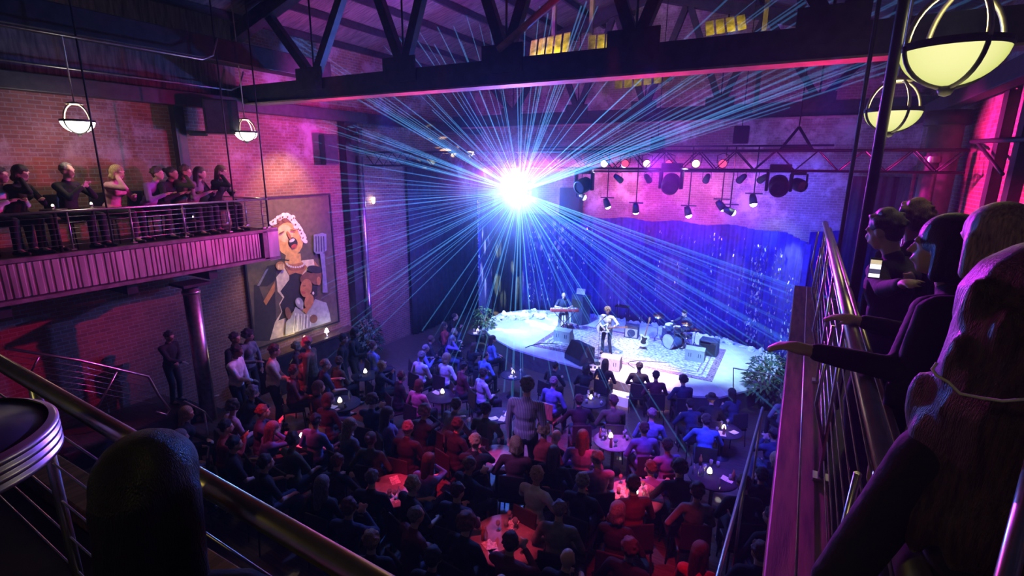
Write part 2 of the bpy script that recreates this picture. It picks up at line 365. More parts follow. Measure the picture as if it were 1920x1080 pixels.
drape('masking_drape',[(XW+.25,15.6),(XW+.25,YB-.35),(-10.9,YB-.3)],0.02,7.1,'black_drape','tall dark masking drape in the corner left of the stage',cat='curtain')
drape('masking_drape',[(1.35,YB-.5),(XR-.35,YB-.4),(XR-.3,16.2)],0.02,6.7,'black_drape','tall near-black drape right of the stage beside the pink wall')
drape('side_drape',[(.35,18.9),(1.35,20.2)],0.02,4.95,'blue_drape','flat deep blue drape between stage curtain and near-black drape',amp=.02)
stage_back=[(-11.0,17.3),(-11.15,18.6),(-10.5,19.7),(-9.1,20.3),(-7.1,20.45),(-5.2,20.4),(-3.2,20.3),(-1.6,19.95),(-.4,19.3),(.1,18.6),(.25,17.9)]
def ctop(f): return 4.85+.05*math.sin(f*38)-.22*max(0,(f-.8)/.2)
# the main curtain stands just behind the stage edge
cb=[(x*1.0-.0+(.12 if x>0 else -.12 if x<-10 else 0),y+.18) for x,y in stage_back]
drape('stage_curtain',cb[2:],0.02,4.85,'blue_drape','long blue pleated curtain wrapping round the back of the stage',amp=.06,per=.3,ztop=ctop)
drape('stage_curtain',[(-11.9,19.2),(-11.3,17.7),(-11.05,16.9)],.02,6.3,'blue_drape','narrow tall curtain with light speckles at the left end of the stage',amp=.06)
# shiny slips added to imitate light speckles on the curtains
rs=random.Random(5)
def sparkles(name,label,areas):
    m=MB()
    for (p0,p1,z0,z1,cols,dens,sz) in areas:
        p0=V((*p0,0));p1=V((*p1,0))
        for c in range(cols):
            b=p0.lerp(p1,rs.random()); ph=rs.uniform(0,3)
            n=int((z1-z0)*dens)
            for k in range(n):
                if rs.random()<.35: continue
                z=z0+(z1-z0)*(k+rs.random()*.6)/n; s=sz*rs.uniform(.5,1.2)
                q=b+V((rs.uniform(-.03,.03),rs.uniform(-.02,.02),z))
                r=Euler((rs.uniform(-.5,.5),rs.uniform(-.3,.3),rs.uniform(-.9,.9))).to_matrix()
                m.box(q,(s*1.0,.006,s*3.2),r)
    o=obj(name,m,'sequin'); tag(o,label,'sparkles',kind='stuff'); return o
sparkles('curtain_sparkles','scattered silver sequins added for light speckles on the stage curtains',[
 ((-11.35,17.4),(-10.95,16.8),.4,5.6,9,7,.035),((-11.75,18.6),(-11.3,17.4),2.2,5.2,6,4,.04),
 ((-10.3,19.55),(-9.2,20.0),1.0,4.6,8,4,.035),((-9.0,20.05),(-7.2,20.3),2.6,4.7,12,5,.035),
 ((-6.6,20.25),(-3.3,20.2),.8,4.7,13,2,.03),((-3.2,20.1),(-1.5,19.75),1.2,4.7,12,3,.032),((-1.3,19.6),(-.15,18.95),.8,4.4,16,5,.036),((-.1,18.8),(.2,17.9),.8,3.6,7,5,.035)])
# stage
stage=[(-10.9,17.4),(-11.0,18.6),(-10.3,19.6),(-9.05,20.2),(-7.1,20.35),(-5.2,20.3),(-3.2,20.2),(-1.6,19.85),(-.45,19.2),(.02,18.5),(.1,17.8),(-.15,16.3),(-1.35,14.6),(-2.0,14.3),(-3.5,14.1),(-5.4,14.55),(-7.4,14.8),(-8.4,15.0),(-9.6,15.65),(-10.5,16.4)]
t=thing('stage','low white-floored stage with chamfered front under the spotlights','stage')
obj('stage_floor',MB().prism(stage,.54,.6),'stage_top',t); obj('riser_skirt',MB().prism([(x*.996-.02,y*.997+.05) for x,y in stage],0,.54),'stage_side',t)
# crumpled white fabric banks at the back of the stage
def fabric(label,pts,w,seed):
    r=random.Random(seed); m=MB()
    for a,b in zip(pts,pts[1:]):
        a=V((*a,.62));b=V((*b,.62)); n=int((b-a).length/.16)
        for i in range(n):
            q=a.lerp(b,i/n)+V((r.uniform(-w,w),r.uniform(-w,w),r.uniform(-.02,.05)))
            m.ell(q,(r.uniform(.09,.2),r.uniform(.06,.16),r.uniform(.06,.15)),Euler((0,0,r.uniform(0,3))).to_matrix(),8)
    o=obj('crumpled_fabric',m,'white_fabric'); md=o.modifiers.new('r','REMESH'); md.mode='VOXEL'; md.voxel_size=.03
    ds=o.modifiers.new('d','DISPLACE'); tx=bpy.data.textures.new('c','CLOUDS'); tx.noise_scale=.16; ds.texture=tx; ds.strength=.16; ds.mid_level=.6
    return tag(o,label,'fabric','crumpled white cloth round the stage')
fabric('heap of crumpled white cloth on the left rear of the stage',[(-10.6,17.5),(-10.5,18.5),(-9.7,19.2),(-8.9,19.6),(-10,18.4),(-9.4,19.0),(-10.2,17.9),(-9.0,19.2)],.28,1)
fabric('roll of crumpled white cloth along the back of the stage',[(-7.6,20.1),(-6,20.15),(-4,20.05),(-2.2,19.7),(-1.4,19.4)],.08,2)
fabric('roll of crumpled white cloth on the right rear of the stage',[(-1.2,19.3),(-.5,18.9),(-.15,18.2),(-.1,17.7)],.07,3)
# rug
mat('rug_field',(.62,.56,.62),.95,var=.35,scale=11,bump=.3); mat('rug_border',(.30,.16,.26),.95,var=.5,scale=16)
m=MB(); z=.602
rx0,rx1,ry0,ry1=-7.9,-1.72,15.55,18.75
m.bx(rx0,rx1,ry0,ry1,z,z+.012,1)
m.bx(rx0+.22,rx1-.22,ry0+.22,ry1-.22,z+.006,z+.016,0)
for i in (.34,.5): 
    w=.05
    m.bx(rx1-i-w,rx1-i,ry0+i,ry1-i,z+.01,z+.018,1); m.bx(rx0+i,rx0+i+w,ry0+i,ry1-i,z+.01,z+.018,1); m.bx(rx0+i,rx1-i,ry0+i,ry0+i+w,z+.01,z+.018,1); m.bx(rx0+i,rx1-i,ry1-i-w,ry1-i,z+.01,z+.018,1)
o=obj('stage_rug',m,['rug_field','rug_border']); tag(o,'large patterned rug with dark striped border under the band','rug')
# front steps of stage
m=MB().bx(-4.75,-3.75,13.75,14.15,0,.3); o=obj('stage_step',m,'stage_top'); tag(o,'low white step against the middle of the stage front','step')
# ------------------------------------------------------------------ lighting truss
def boxtruss(x0,x1,Y,zc,w,label):
    t=thing('lighting_truss',label,'lighting truss',(0,0,0))
    for dy in (-w,w):
        for dz in (-w,w):
            obj('chord_tube',MB().tube([(x0,Y+dy,zc+dz),(x1,Y+dy,zc+dz)],.028,8),'black_paint',t)
    n=int((x1-x0)/.42); m=MB()
    for i in range(n):
        a=x0+(x1-x0)*i/n;b=x0+(x1-x0)*(i+1)/n; s=1 if i%2 else -1
        for dy in (-w,w): m.tube([(a,Y+dy,zc-w*s),(b,Y+dy,zc+w*s)],.014,5)
        for dz in (-w,w): m.tube([(a,Y-w*s,zc+dz),(b,Y+w*s,zc+dz)],.012,5)
    obj('lacing',m,'black_paint',t); return t
boxtruss(-13.3,2.7,13.5,7.12,.22,'long black box truss hung with stage lamps')
# triangle hangers and black boxes on top of truss
def ptri(px):
    a=aty(px,285,13.5); m=MB(); 
    m.tube([(a.x-.32,13.5,7.36),(a.x,13.5,7.85)],.03).tube([(a.x+.32,13.5,7.36),(a.x,13.5,7.85)],.03).tube([(a.x-.3,13.5,7.4),(a.x+.3,13.5,7.4)],.03)
    m.tube([(a.x,13.5,7.85),(a.x,13.5,slope(a.x)-.05)],.012)
    o=obj('truss_bridle',m,'black_paint'); return tag(o,'black triangular hoist bridle on top of the lighting truss','bridle')
ptri(1492)
for px,py,l in ((1233,272,'small black box fixed above the truss over the middle lamps'),(1390,253,'black box hanging above the truss right of centre'),(1292,312,None)):
    if l is None: continue
    a=aty(px,py,14.1); t=thing('control_box',l,'control box',a,group='black boxes above the truss'); obj('housing',MB().box((0,0,0),(.34,.25,.42),bev=.02),'black_plastic',t); obj('hanger_rod',MB().tube([(0,0,.2),(0,0,slope(a.x)-a.z-.05)],.01),'black_paint',t)
def parcan(px,py,Y,tgt,lens,label,zz=None,group='small spotlights in a row on the truss',s=1.0):
    a=aty(px,py,Y); t=thing('spotlight_can',label,'stage lamp',a,group=group)
    q=look(V(tgt)-a) ; m=MB(); m.lathe([(0,.2*s),(.06*s,.2*s),(.075*s,.12*s),(.085*s,0),(.095*s,-.13*s),(.085*s,-.13*s),(.08*s,-.1*s)],rot=q,n=16); obj('housing',m,'black_paint',t)
    # the opening also spills toward the hall: a lens disc at the front
    obj('lens',MB().lathe([(0,-.105*s),(.08*s,-.10*s)],rot=q,n=16),lens,t)
    obj('yoke',MB().tube([q@V((-.11*s,0,0)),q@V((-.11*s,0,.0))+V((0,0,.16*s)),V((0,0,.2*s)),q@V((.11*s,0,0))+V((0,0,.16*s)),q@V((.11*s,0,0))],.01,6),'black_paint',t)
    return a
def mover(px,py,Y,aim,lens,label,s=1.0,group='moving head lamps under the truss'):
    a=aty(px,py,Y); t=thing('moving_head_lamp',label,'stage lamp',a,group=group)
    obj('base_box',MB().box((0,0,.3*s),(.34*s,.28*s,.12*s),bev=.02),'black_plastic',t)
    for sx in (-1,1): obj('yoke_arm',MB().box((sx*.19*s,0,.08*s),(.05*s,.14*s,.38*s),bev=.015),'black_plastic',t)
    q=look(V(aim)); m=MB(); m.lathe([(0,.17*s),(.1*s,.17*s),(.155*s,.1*s),(.165*s,-.05*s),(.15*s,-.19*s),(.12*s,-.19*s)],rot=q,n=20); obj('head',m,'black_plastic',t)
    obj('lens',MB().lathe([(0,-.17*s),(.125*s,-.17*s)],rot=q,n=20),lens,t); return a
cstage=(-5,17,.6)
names=['white-glowing spotlight leftmost in the truss row','pink-glowing spotlight second from left in the truss row','cream-glowing spotlight third from left in the truss row','red-glowing spotlight just above the middle moving head','warm white spotlight fifth in the truss row','red-glowing spotlight rightmost in the truss row']
for (px,c,l) in zip((1133,1172,1213,1255,1305,1355),('lens_white','lens_red','lens_warm','lens_red','lens_warm','lens_red'),names):
    parcan(px,306,13.45,(0,0,5.5),c,l,s=1.15)
mat('lens_dark',(.05,.05,.07),.1,spec=1)
mover(1095,347,13.4,(-.3,-1,-.3),'lens_dark','dark moving head lamp left of the middle, beside the blue burst',1.25)
mover(1258,343,13.4,(.1,-1,-.5),'lens_dark','dark moving head lamp hanging at the middle of the truss',1.35)
mover(1460,347,13.4,(.1,-1,-.4),'lens_dark','dark moving head lamp near the right end of the stage',1.3)
mover(1496,346,13.9,(.5,-.6,-.2),'lens_dark','smaller dark moving head lamp farthest right on the truss',.9)
mover(668,262,12.7,(.5,-1,-.4),'lens_dark','dark moving head lamp on the wide pilaster at left',1.0)
SRC=mover(980,358,13.5,(.35,-1,-.12),'lens_blue','moving head lamp throwing the dazzling blue-white burst',1.2)
for i,px in enumerate((1160,1215,1325,1390,1430)):
    a=parcan(px,335,16.5,(-4,20.6,4.5),'lens_dark','unlit black spotlight behind the truss, %s of five'%['leftmost','second from left','middle','second from right','rightmost'][i],s=1.1,group='unlit lamps behind the truss')
obj_=boxtruss
m=MB().tube([aty(1100,325,16.5)+V((-.6,0,.06)),aty(1440,325,16.5)+V((.6,0,.06))],.03,8); o=obj('lamp_bar',m,'black_paint'); tag(o,'black lamp bar behind the box truss over the stage','bar')
low=[(1090,368,'lens_cool',(.8,.2,-.35),'white glowing lamp nearest the blue burst'),(1138,382,'lens_cool',(.3,.2,-.9),'cool lamp on the leftmost drop pipe above the stage'),(1192,392,'lens_hot',(.0,.3,-.9),'pale lamp on the second drop pipe above the stage'),(1290,398,'lens_cool',(.3,-.1,-.9),'blue-white lamp on the drop pipe at mid stage'),(1352,386,'lens_hot',(.5,.2,-.6),'lamp with white glow on the drop pipe right of mid stage'),(1368,396,'lens_green',(.8,.3,-.4),'green glowing lamp throwing onto the curtain top'),(1412,376,'lens_hot',(.2,-.2,-.9),'white glowing lamp farthest right above the curtain')]
for px,py,l,d,lab in low:
    a=aty(px,py,18); t=thing('drop_lamp',lab,'stage lamp',a,group='lamps on drop pipes over the stage')
    q=look(d); s=1.0
    obj('housing',MB().lathe([(0,.2),(.08,.2),(.11,.08),(.12,-.12),(.1,-.12)],rot=q,n=14),'black_plastic',t); obj('lens',MB().lathe([(0,-.1),(.105,-.1)],rot=q,n=14),l,t)
    obj('lens_glow',MB().ell(q@V((0,0,-.1)),(.11,.11,.10),rot=q,n=12),l,t)  # glowing ball added over the lens to enlarge its glow
    obj('drop_pipe',MB().tube([(0,0,.1),(0,0,7.6-a.z)],.02,6),'black_paint',t)
    obj('clamp_plate',MB().box((0,0,.22),(.5,.04,.04)),'black_paint',t)
m=MB().tube([(-9,18,7.6),(.6,18,7.6)],.03,8); o=obj('lamp_bar',m,'black_paint'); tag(o,'black high bar from which the drop pipes hang','bar')
# ------------------------------------------------------------------ left balcony
XB=-11.7; ZF=5.3
mat('fascia_trim',(.22,.17,.17),.5,var=.2)
t=thing('balcony','left balcony with corrugated metal front and dark deck','balcony',(0,0,0))
obj('balcony_deck',MB().bx(XW+.01,XB,.95,8.4,4.62,ZF),'dark_steel',t)
m=MB(); n=0; y=.95
prof=[]; fr_=random.Random(4)
while y<7.95:
    w_=fr_.choice([.06,.07,.09,.12]); prof+= [(y,0),(y+.014,.014),(y+w_-.022,.014),(y+w_-.008,0)]; y+=w_+fr_.choice([.012,.02,.03])
vs=[];fs=[]
for (yy,dx) in prof: vs+=[V((XB+.02+dx,yy,4.66)),V((XB+.02+dx,yy,5.25))]
for i in range(len(prof)-1): fs.append((2*i,2*i+2,2*i+3,2*i+1))
m.add(vs,fs); o=obj('corrugated_fascia',m,'corrugated',t)
m=MB(); 
for z in (4.6,5.31): m.bx(XB-.02,XB+.09,.95,8.42,z-.035,z+.035)
m.bx(XB-.02,XB+.09,7.98,8.1,4.6,5.3); obj('fascia_frame',m,'fascia_trim',t)
obj('end_pier',MB().bx(XB-.3,XB+.08,8.12,8.42,4.55,5.36),'corrugated',t)
m=MB()
for yy in (3.0,5.0,6.7): obj('joist',MB().bx(XW+.01,XB-.2,yy,yy+.2,4.3,4.62),'dark_steel',t)
pass
def cablerail(label,p0,p1,zb,h,posts,parent=None,inward=None,n=6,rr=.022,group='cable railings',hm='steel_rail'):
    t=thing('railing',label,'railing',(0,0,0),group=group); p0=V((*p0,0));p1=V((*p1,0))
    obj('handrail',MB().tube([p0+V((0,0,zb+h)),p1+V((0,0,zb+h))],rr,12),hm,t)
    for f in posts:
        q=p0.lerp(p1,f); m=MB(); m.tube([q+V((0,0,zb)),q+V((0,0,zb+h-.01))],.018,8); m.box(q+V((0,0,zb+.01)),(.08,.08,.02)); obj('post',m,'steel_rail',t)
    for i in range(n):
        z=zb+h*(i+1)/(n+1); obj('cable',MB().tube([p0+V((0,0,z)),p1+V((0,0,z))],.004,5),'steel_rail',t)
    return t
cablerail('thin cable railing along the front of the left balcony',(XB-.1,1.0),(XB-.1,8.3),5.36,.72,[.1,.28,.44,.58,.72,.86,.98])
cablerail('short cable railing across the far end of the left balcony',(XB-.1,8.32),(XW+.05,8.32),5.36,.72,[.02,.5,.98])
for px,py,z1,l in ((173,240,8.6,'leftmost'),(487,260,8.5,'rightmost'),(423,250,8.5,'middle')):
    a=atx(px,py,XB-.1); o=obj('hanger_rod',MB().tube([(a.x,a.y,5.4),(a.x,a.y,slope(XB)-.1)],.018,8),'dark_steel'); tag(o,'thin dark rod from roof to left balcony rail, %s of three'%l,'rod','hanger rods of the left balcony')
# column below balcony
m=MB().tube([(-11.95,6.27,0),(-11.95,6.27,4.3)],.17,20); c=thing('support_column','round silver column lit purple beneath the left balcony','column',(0,0,0)); obj('shaft',m,'galv',c); obj('collar',MB().tube([(-11.95,6.27,4.05),(-11.95,6.27,4.12)],.19,20),'galv',c); obj('head_plate',MB().box((-11.95,6.27,4.28),(.6,.6,.06)),'dark_steel',c)
# hanging bowl lamps
def bowl(loc,label,D=.8,glow='bowl_l',ribs=True):
    t=thing('bowl_pendant_lamp',label,'pendant lamp',loc,group='bowl pendant lamps'); r=D/2
    prof=[(r*math.cos(a),-r*.86*math.sin(a)) for a in [PI/2*i/10 for i in range(11)]]
    prof=prof[::-1]; obj('glass_bowl',MB().lathe([(0.001,-r*.86)]+prof[1:],n=36),glow,t)
    obj('rim_ring',MB().lathe([(r*1.0,-.03),(r*1.03,-.012),(r*1.03,.014),(r*1.0,.014),(r*1.0,-.03)],n=36,sm=False),'dark_steel',t)
    for k in range(4):
        a=k*PI/2+.4; d=V((math.cos(a),math.sin(a),0))
        obj('rib',MB().tube([d*r*1.02*math.cos(u)+V((0,0,-r*.89*math.sin(u))) for u in [PI/2*i/8 for i in range(9)]],.014,6),'dark_steel',t)
        obj('arm',MB().tube([d*r*1.0*math.cos(u)*(1-.0*u)+V((0,0,r*1.15*math.sin(u))) for u in [PI/2*i/8*.86 for i in range(9)]],.016,6),'brass',t)
    obj('crown',MB().lathe([(.0,r*1.28),(.05,r*1.25),(.13,r*1.17),(.15,r*1.1),(.12,r*1.06),(0,r*1.05)],n=20),'brass',t)
    obj('finial',MB().lathe([(0,-r*.86-.06),(.03,-r*.86-.05),(.05,-r*.86-.01),(.02,-r*.86+.01)],n=12),'dark_steel',t)
    zt=slope(loc[0])-.1-loc[2]
    obj('stem',MB().tube([(0,0,r*1.28),(0,0,zt)],.014,8),'brass',t)
    return t
emis('bowl_l',(1,.93,.8),12); 
mb_=bpy.data.materials.new('bowl_r'); mb_.use_nodes=True; N=mb_.node_tree.nodes; Lk=mb_.node_tree.links; N.clear()
e=N.new('ShaderNodeEmission'); o_=N.new('ShaderNodeOutputMaterial'); lw=N.new('ShaderNodeLayerWeight'); lw.inputs[0].default_value=.35; cr=N.new('ShaderNodeValToRGB')
cr.color_ramp.elements[0].color=(1.0,.97,.42,1); cr.color_ramp.elements[1].color=(.55,.62,.10,1); Lk.new(lw.outputs['Facing'],cr.inputs[0]); Lk.new(cr.outputs[0],e.inputs[0]); e.inputs[1].default_value=1.0; Lk.new(e.outputs[0],o_.inputs[0]); M['bowl_r']=mb_
def pl(px,py,X): return atx(px,py,X)
L1=atx(145,226,-12.3); L2=atx(461,247,-12.3)
bowl(L1,'dazzling bowl lamp over the left balcony, the left one',.54); bowl(L2,'dazzling bowl lamp over the far end of the left balcony',.52)
RL1=atd(1789,86,4.35); RL2=atd(1675,206,7.3)
bowl(RL1,'large yellow glowing bowl lamp at top right, the nearest',.54,'bowl_r'); bowl(RL2,'smaller yellow glowing bowl lamp behind the large one',.54,'bowl_r')
# ------------------------------------------------------------------ staircase along the left wall
t=thing('staircase','dark staircase with landing going down beside the left wall','staircase',(0,0,0))
ys,zs=.0,3.05
for i in range(11):
    y0=.4+i*.29; z=zs-.17*i
    obj('tread',MB().bx(-13.6,-12.2,y0,y0+.32,z-.05,z),'dark_steel',t)
obj('landing',MB().bx(XW+.01,-12.2,3.6,6.1,1.12,1.2),'floor_wood',t)
for i in range(6):
    y0=6.1+i*.29; z=1.2-.2*(i+1)
    if z>.05: obj('tread',MB().bx(-13.6,-12.2,y0,y0+.3,z-.05,z),'dark_steel',t)
obj('landing_skirt',MB().bx(-12.3,-12.2,3.6,6.1,0,1.2),'dark_steel',t)
def railp(label,pts,r=.025,extra=None,group='stair railings'):
    t=thing('stair_railing',label,'railing',(0,0,0),group=group)
    obj('handrail',MB().tube(pts,r,10),'steel_rail',t)
    for (a,b) in (extra or []): obj('post',MB().tube([a,b],.02,8),'steel_rail',t)
    return t
XS=-12.15
A=[atx(p[0],p[1],XS) for p in [(12,653),(150,676),(278,706),(298,742),(318,768),(312,778),(292,772)]]
t=railp('long stair handrail sloping down at left with a hooked lower end',A,.028,[(atx(73,669,XS),atx(58,698,XS)),(atx(219,697,XS),atx(178,774,XS))])
for k in (1,2,3,4,5): 
    d=V((0,0,-.13*k)); obj('cable',MB().tube([A[0]+d,A[1]+d,A[2]+d],.005,5),'steel_rail',t)
railp('short bright handrail beside the silver column, the longer of the pair',[atx(368,692,-12.3),atx(401,743,-12.3),atx(410,741,-12.3)],.02)
railp('short thin handrail against the wall beside the silver column',[atx(377,690,-12.7),atx(399,717,-12.7)],.02)
railp('lower stair handrail ending among the crowd at left',[atx(345,752,-11.2),atx(383,772,-11.2),atx(398,792,-11.2)],.022,[(atx(383,772,-11.2),V((-11.2,atx(383,772,-11.2).y,.0)))])
# ------------------------------------------------------------------ mural
XM_=-13.6
mc=dict(mural_ground=(.11,.085,.06),mural_face=(.75,.40,.12),mural_face_light=(.85,.58,.25),mural_white=(.75,.72,.62),mural_black=(.03,.028,.03),mural_cream=(.72,.62,.38),mural_skin=(.48,.20,.07),mural_brown=(.20,.09,.05),mural_blue=(.20,.20,.30),mural_grey=(.34,.36,.34),mural_red=(.5,.08,.06),mural_pale=(.6,.6,.55))
for n,c in mc.items(): mat(n,c,.8,var=.12,scale=7)
mn=list(mc)
def mp(u,v,lay): return atx(470+u/4.155,380+v/4.154,XM_+.004+lay*.0007)
mm=MB()
y0,y1,z0,z1=8.72,11.86,1.62,5.95
mm.bx(XM_-.05,XM_,y0,y1,z0,z1,0)
lay=[0]
def poly(c,pts):
    lay[0]+=1; q=[mp(u,v,lay[0]) for u,v in pts]; q=[V((p.x,min(max(p.y,y0),y1),min(max(p.z,z0),z1))) for p in q]
    mm.add(q,[list(range(len(q)))],mn.index(c))
def el(c,cu,cv,ru,rv,a=0,n=18):
    a=R(a); poly(c,[(cu+ru*math.cos(t)*math.cos(a)-rv*math.sin(t)*math.sin(a),cv+ru*math.cos(t)*math.sin(a)+rv*math.sin(t)*math.cos(a)) for t in [2*PI*i/n for i in range(n)]])
poly('mural_black',[(25,640),(60,640),(120,800),(190,690),(200,930),(150,1075),(30,1075)])
poly('mural_cream',[(262,505),(200,580),(210,690),(250,740),(222,790),(240,850),(190,930),(150,1070),(340,1020),(420,880),(380,640),(300,570)])
poly('mural_cream',[(398,450),(490,440),(500,500),(450,520),(400,565),(370,560)])
poly('mural_black',[(300,565),(350,545),(400,560),(430,620),(400,760),(350,830),(290,890),(215,918),(246,850),(228,795),(262,735),(232,690),(300,600)])
poly('mural_skin',[(255,475),(400,462),(440,500),(400,560),(350,545),(300,565)])
poly('mural_face',[(275,400),(388,395),(395,465),(330,480),(265,470)])
poly('mural_black',[(130,492),(205,480),(195,600),(130,650),(48,648)]); poly('mural_blue',[(120,520),(140,512),(70,648),(50,648)])
poly('mural_skin',[(190,610),(188,690),(120,800),(100,768),(140,700)])
poly('mural_skin',[(495,450),(540,510),(565,560),(520,545),(500,500)])
el('mural_brown',240,155,80,36,-15); el('mural_face',300,285,108,132,-14); el('mural_face_light',270,240,60,70,-14)
for (u,v,r) in [(165,160,22),(200,135,20),(240,110,22),(285,100,26),(315,130,20),(345,160,26),(375,195,24),(395,235,24),(415,270,22),(425,300,20),(185,150,24),(220,120,24),(262,100,26),(302,112,26),(332,142,26),(362,178,26),(386,212,24),(406,252,24),(410,285,20),(350,190,18),(330,110,18)]: el('mural_white',u,v,r,r*.8,30)
for (u,v,r) in [(215,150,12),(260,135,12),(385,215,8),(350,170,7)]: el('mural_brown',u,v,r,r)
[el('mural_brown',u,v,5,9,20,8) for u,v in ((176,148),(212,132),(250,112),(288,112),(318,134),(350,172),(372,205),(395,240),(408,275),(335,120),(230,122))]
el('mural_face',195,355,22,35); el('mural_black',330,310,34,42,-25); el('mural_white',322,294,24,12,-25); el('mural_red',338,338,24,14,-25)
el('mural_brown',240,235,26,6,-30); el('mural_brown',330,215,24,6,10); el('mural_skin',300,255,10,36,-25)
for i in range(11):
    a=PI*(i+1)/12; el('mural_white',350-72*math.cos(a),465+38*math.sin(a),8,8,n=8)
el('mural_skin',232,492,36,34); poly('mural_black',[(200,432),(300,446),(300,456),(200,442)])
for i in range(4): el('mural_face_light',215+14*i,500,6,26,n=8)
# second figures
el('mural_brown',512,580,42,60,10); el('mural_black',500,520,62,30,10); el('mural_skin',530,610,16,34)
el('mural_brown',440,590,56,44,-20); poly('mural_black',[(470,640),(520,650),(520,720),(470,760),(440,700)])
el('mural_skin',432,665,46,72,8); el('mural_brown',418,648,14,4); el('mural_red',412,700,16,9,20); el('mural_skin',455,770,36,60,10)
poly('mural_grey',[(350,810),(400,850),(430,870),(480,800),(500,750),(590,780),(615,860),(625,925),(500,965),(270,1035),(275,930),(320,880)])
poly('mural_skin',[(405,830),(480,800),(430,868)])
for i in range(6): poly('mural_pale',[(345+i*24,860+i*3),(353+i*24,860+i*3),(340+i*26,1010-i*9),(330+i*26,1012-i*9)])
for i in range(3): poly('mural_black',[(350+i*40,880),(354+i*40,880),(342+i*44,1000-i*12),(338+i*44,1001-i*12)])
el('mural_grey',380,780,30,42,-20); el('mural_pale',372,770,10,22,-20)
el('mural_brown',292,860,22,48,-10); el('mural_brown',490,905,30,34,20); el('mural_white',488,705,8,12)
poly('mural_blue',[(490,250),(560,235),(590,245),(592,370),(560,395),(510,400),(492,380)])
for i in range(4): poly('mural_black',[(505+i*20,262),(512+i*20,260),(516+i*20,380),(509+i*20,382)])
poly('mural_blue',[(540,395),(575,395),(600,700),(560,700),(560,560)])
o=obj('wall_mural',mm,mn); tag(o,'tall wall painting of a laughing singer with white flowers in her hair','painting')
m=MB(); 
for (a,b,c,d) in ((y0-.05,y1+.05,z0-.05,z0),(y0-.05,y1+.05,z1,z1+.05),(y0-.05,y0,z0,z1),(y1,y1+.05,z0,z1)): m.bx(XM_-.06,XM_+.25 if False else XM_+.03,a,b,c,d)
fr=obj('picture_frame',m,'black_paint',o)
# ledge and bar below the mural
t=thing('bar_counter','dark bar counter with purple-lit top against the wall beneath the mural','counter',(0,0,0))
obj('counter_top',MB().bx(XW+.05,XW+.55,8.7,12.3,1.28,1.34),'table_dark',t); obj('counter_front',MB().bx(XW+.05,XW+.45,8.75,12.25,0,1.28),'dark_steel',t)
for i,(px,py,l) in enumerate([(571,632,'small white-shaded lamp on the bar beneath the mural'),(614,641,'small glowing shade right of the bar beneath the mural')]):
    a=atx(px,py,XW+.35); a.z=1.34; t=thing('table_lamp',l,'lamp',a,group='lamps on the bar')
    obj('lamp_base',MB().lathe([(0,0),(.06,0),(.06,.015),(.012,.03),(.012,.18),(0,.18)],n=12),'chrome',t); obj('lamp_shade',MB().lathe([(.075,.14),(.03,.27),(0,.28)],n=14),'glow_white' if i else 'paper',t)
o=obj('lit_wall_patch',MB().box(atx(537,657,XW+.03),(.05,.5,.22),bev=.01),'amber_lit'if 0 else 'paper'); tag(o,'pale panel standing in for the lamp-lit wall patch beside the bar','panel')  # pale panel added where lamplight falls on the wall
o=obj('wall_sconce',MB().lathe([(0,-.1),(.05,-.06),(.07,.1),(.04,.14),(0,.12)],n=12),'glow_white',loc=atx(700,377,XW+.12)); tag(o,'small white glowing sconce on the wall right of the purple pipe','lamp')
# right wall: column, pipes, ducts
c=thing('round_column','thick round column beside the pink-lit wall at right','column',(0,0,0)); obj('shaft',MB().tube([(2.55,14.9,0),(2.55,14.9,7.9)],.32,24),'plaster',c); obj('capital',MB().tube([(2.55,14.9,7.9),(2.55,14.9,8.2)],.42,24),'dark_steel',c)
m=MB().tube([(2.28,14.0,0),(2.28,14.0,7.3)],.12,18); m.lathe([(.15,0),(.15,.12)],(2.28,14.0,7.1),18); o=obj('vent_pipe',m,'galv'); tag(o,'shiny silver pipe glowing violet in front of the right column','pipe')
m=MB().tube([(2.05,14.2,0),(2.05,14.2,6.9)],.035,10); o=obj('conduit_pipe',m,'galv'); tag(o,'thin pale conduit standing left of the violet pipe','pipe')
for y,l in ((12.2,'nearer'),(11.1,'nearest')):
    o=obj('wall_pilaster',MB().bx(XR-.16,XR,y,y+.28,0,8.3),'dark_steel'); tag(o,'dark steel pilaster on the pink right wall, the %s one'%l,'pilaster','pilasters on the right wall')
m=MB().tube([(2.75,13.5,7.5),(2.75,10,7.4)],.04,8).tube([(2.75,13.2,7.5),(2.75,11.2,6.9)],.03,8); o=obj('bracket_arm',m,'black_paint'); tag(o,'black bracket tubes at the right end of the truss','bracket')
# ------------------------------------------------------------------ right balcony and rear balcony (the photographer's)
def balc(name,label,x0,x1,y0,y1): 
    t=thing(name,label,'balcony',(0,0,0)); obj('balcony_deck',MB().bx(x0,x1,y0,y1,4.7,5.2),'dark_steel',t); return t
t=balc('balcony','dark side balcony on the right under the standing crowd',.3,XR-.01,.9,8.2)
obj('wood_curb',MB().box((.18,4.6,5.24),(.26,7.4,.16),bev=.008),'ledge_wood',t); obj('fascia_board',MB().bx(.08,.3,.9,8.2,4.66,5.16),'dark_steel',t)
t=balc('balcony','dark rear balcony deck with wooden curb at lower left',-11.6,XR-.01,-3,.86)
obj('wood_curb',MB().box((-5.75,.96,5.22),(11.6,.17,.16),bev=.008),'ledge_wood',t); obj('fascia_board',MB().bx(-11.6,.04,.88,1.03,4.66,5.14),'ledge_wood',t)
t=cablerail('steel railing along the right balcony lit magenta',(.265,.62),(.3,8.1),5.32,.94,[.12,.32,.52,.72,.92],n=7,rr=.03)
obj('handrail',MB().tube([(.335,.62,6.19),(.37,8.1,6.19)],.014,10),'brass',t)  # thin brass tube added for the rail's yellow highlight
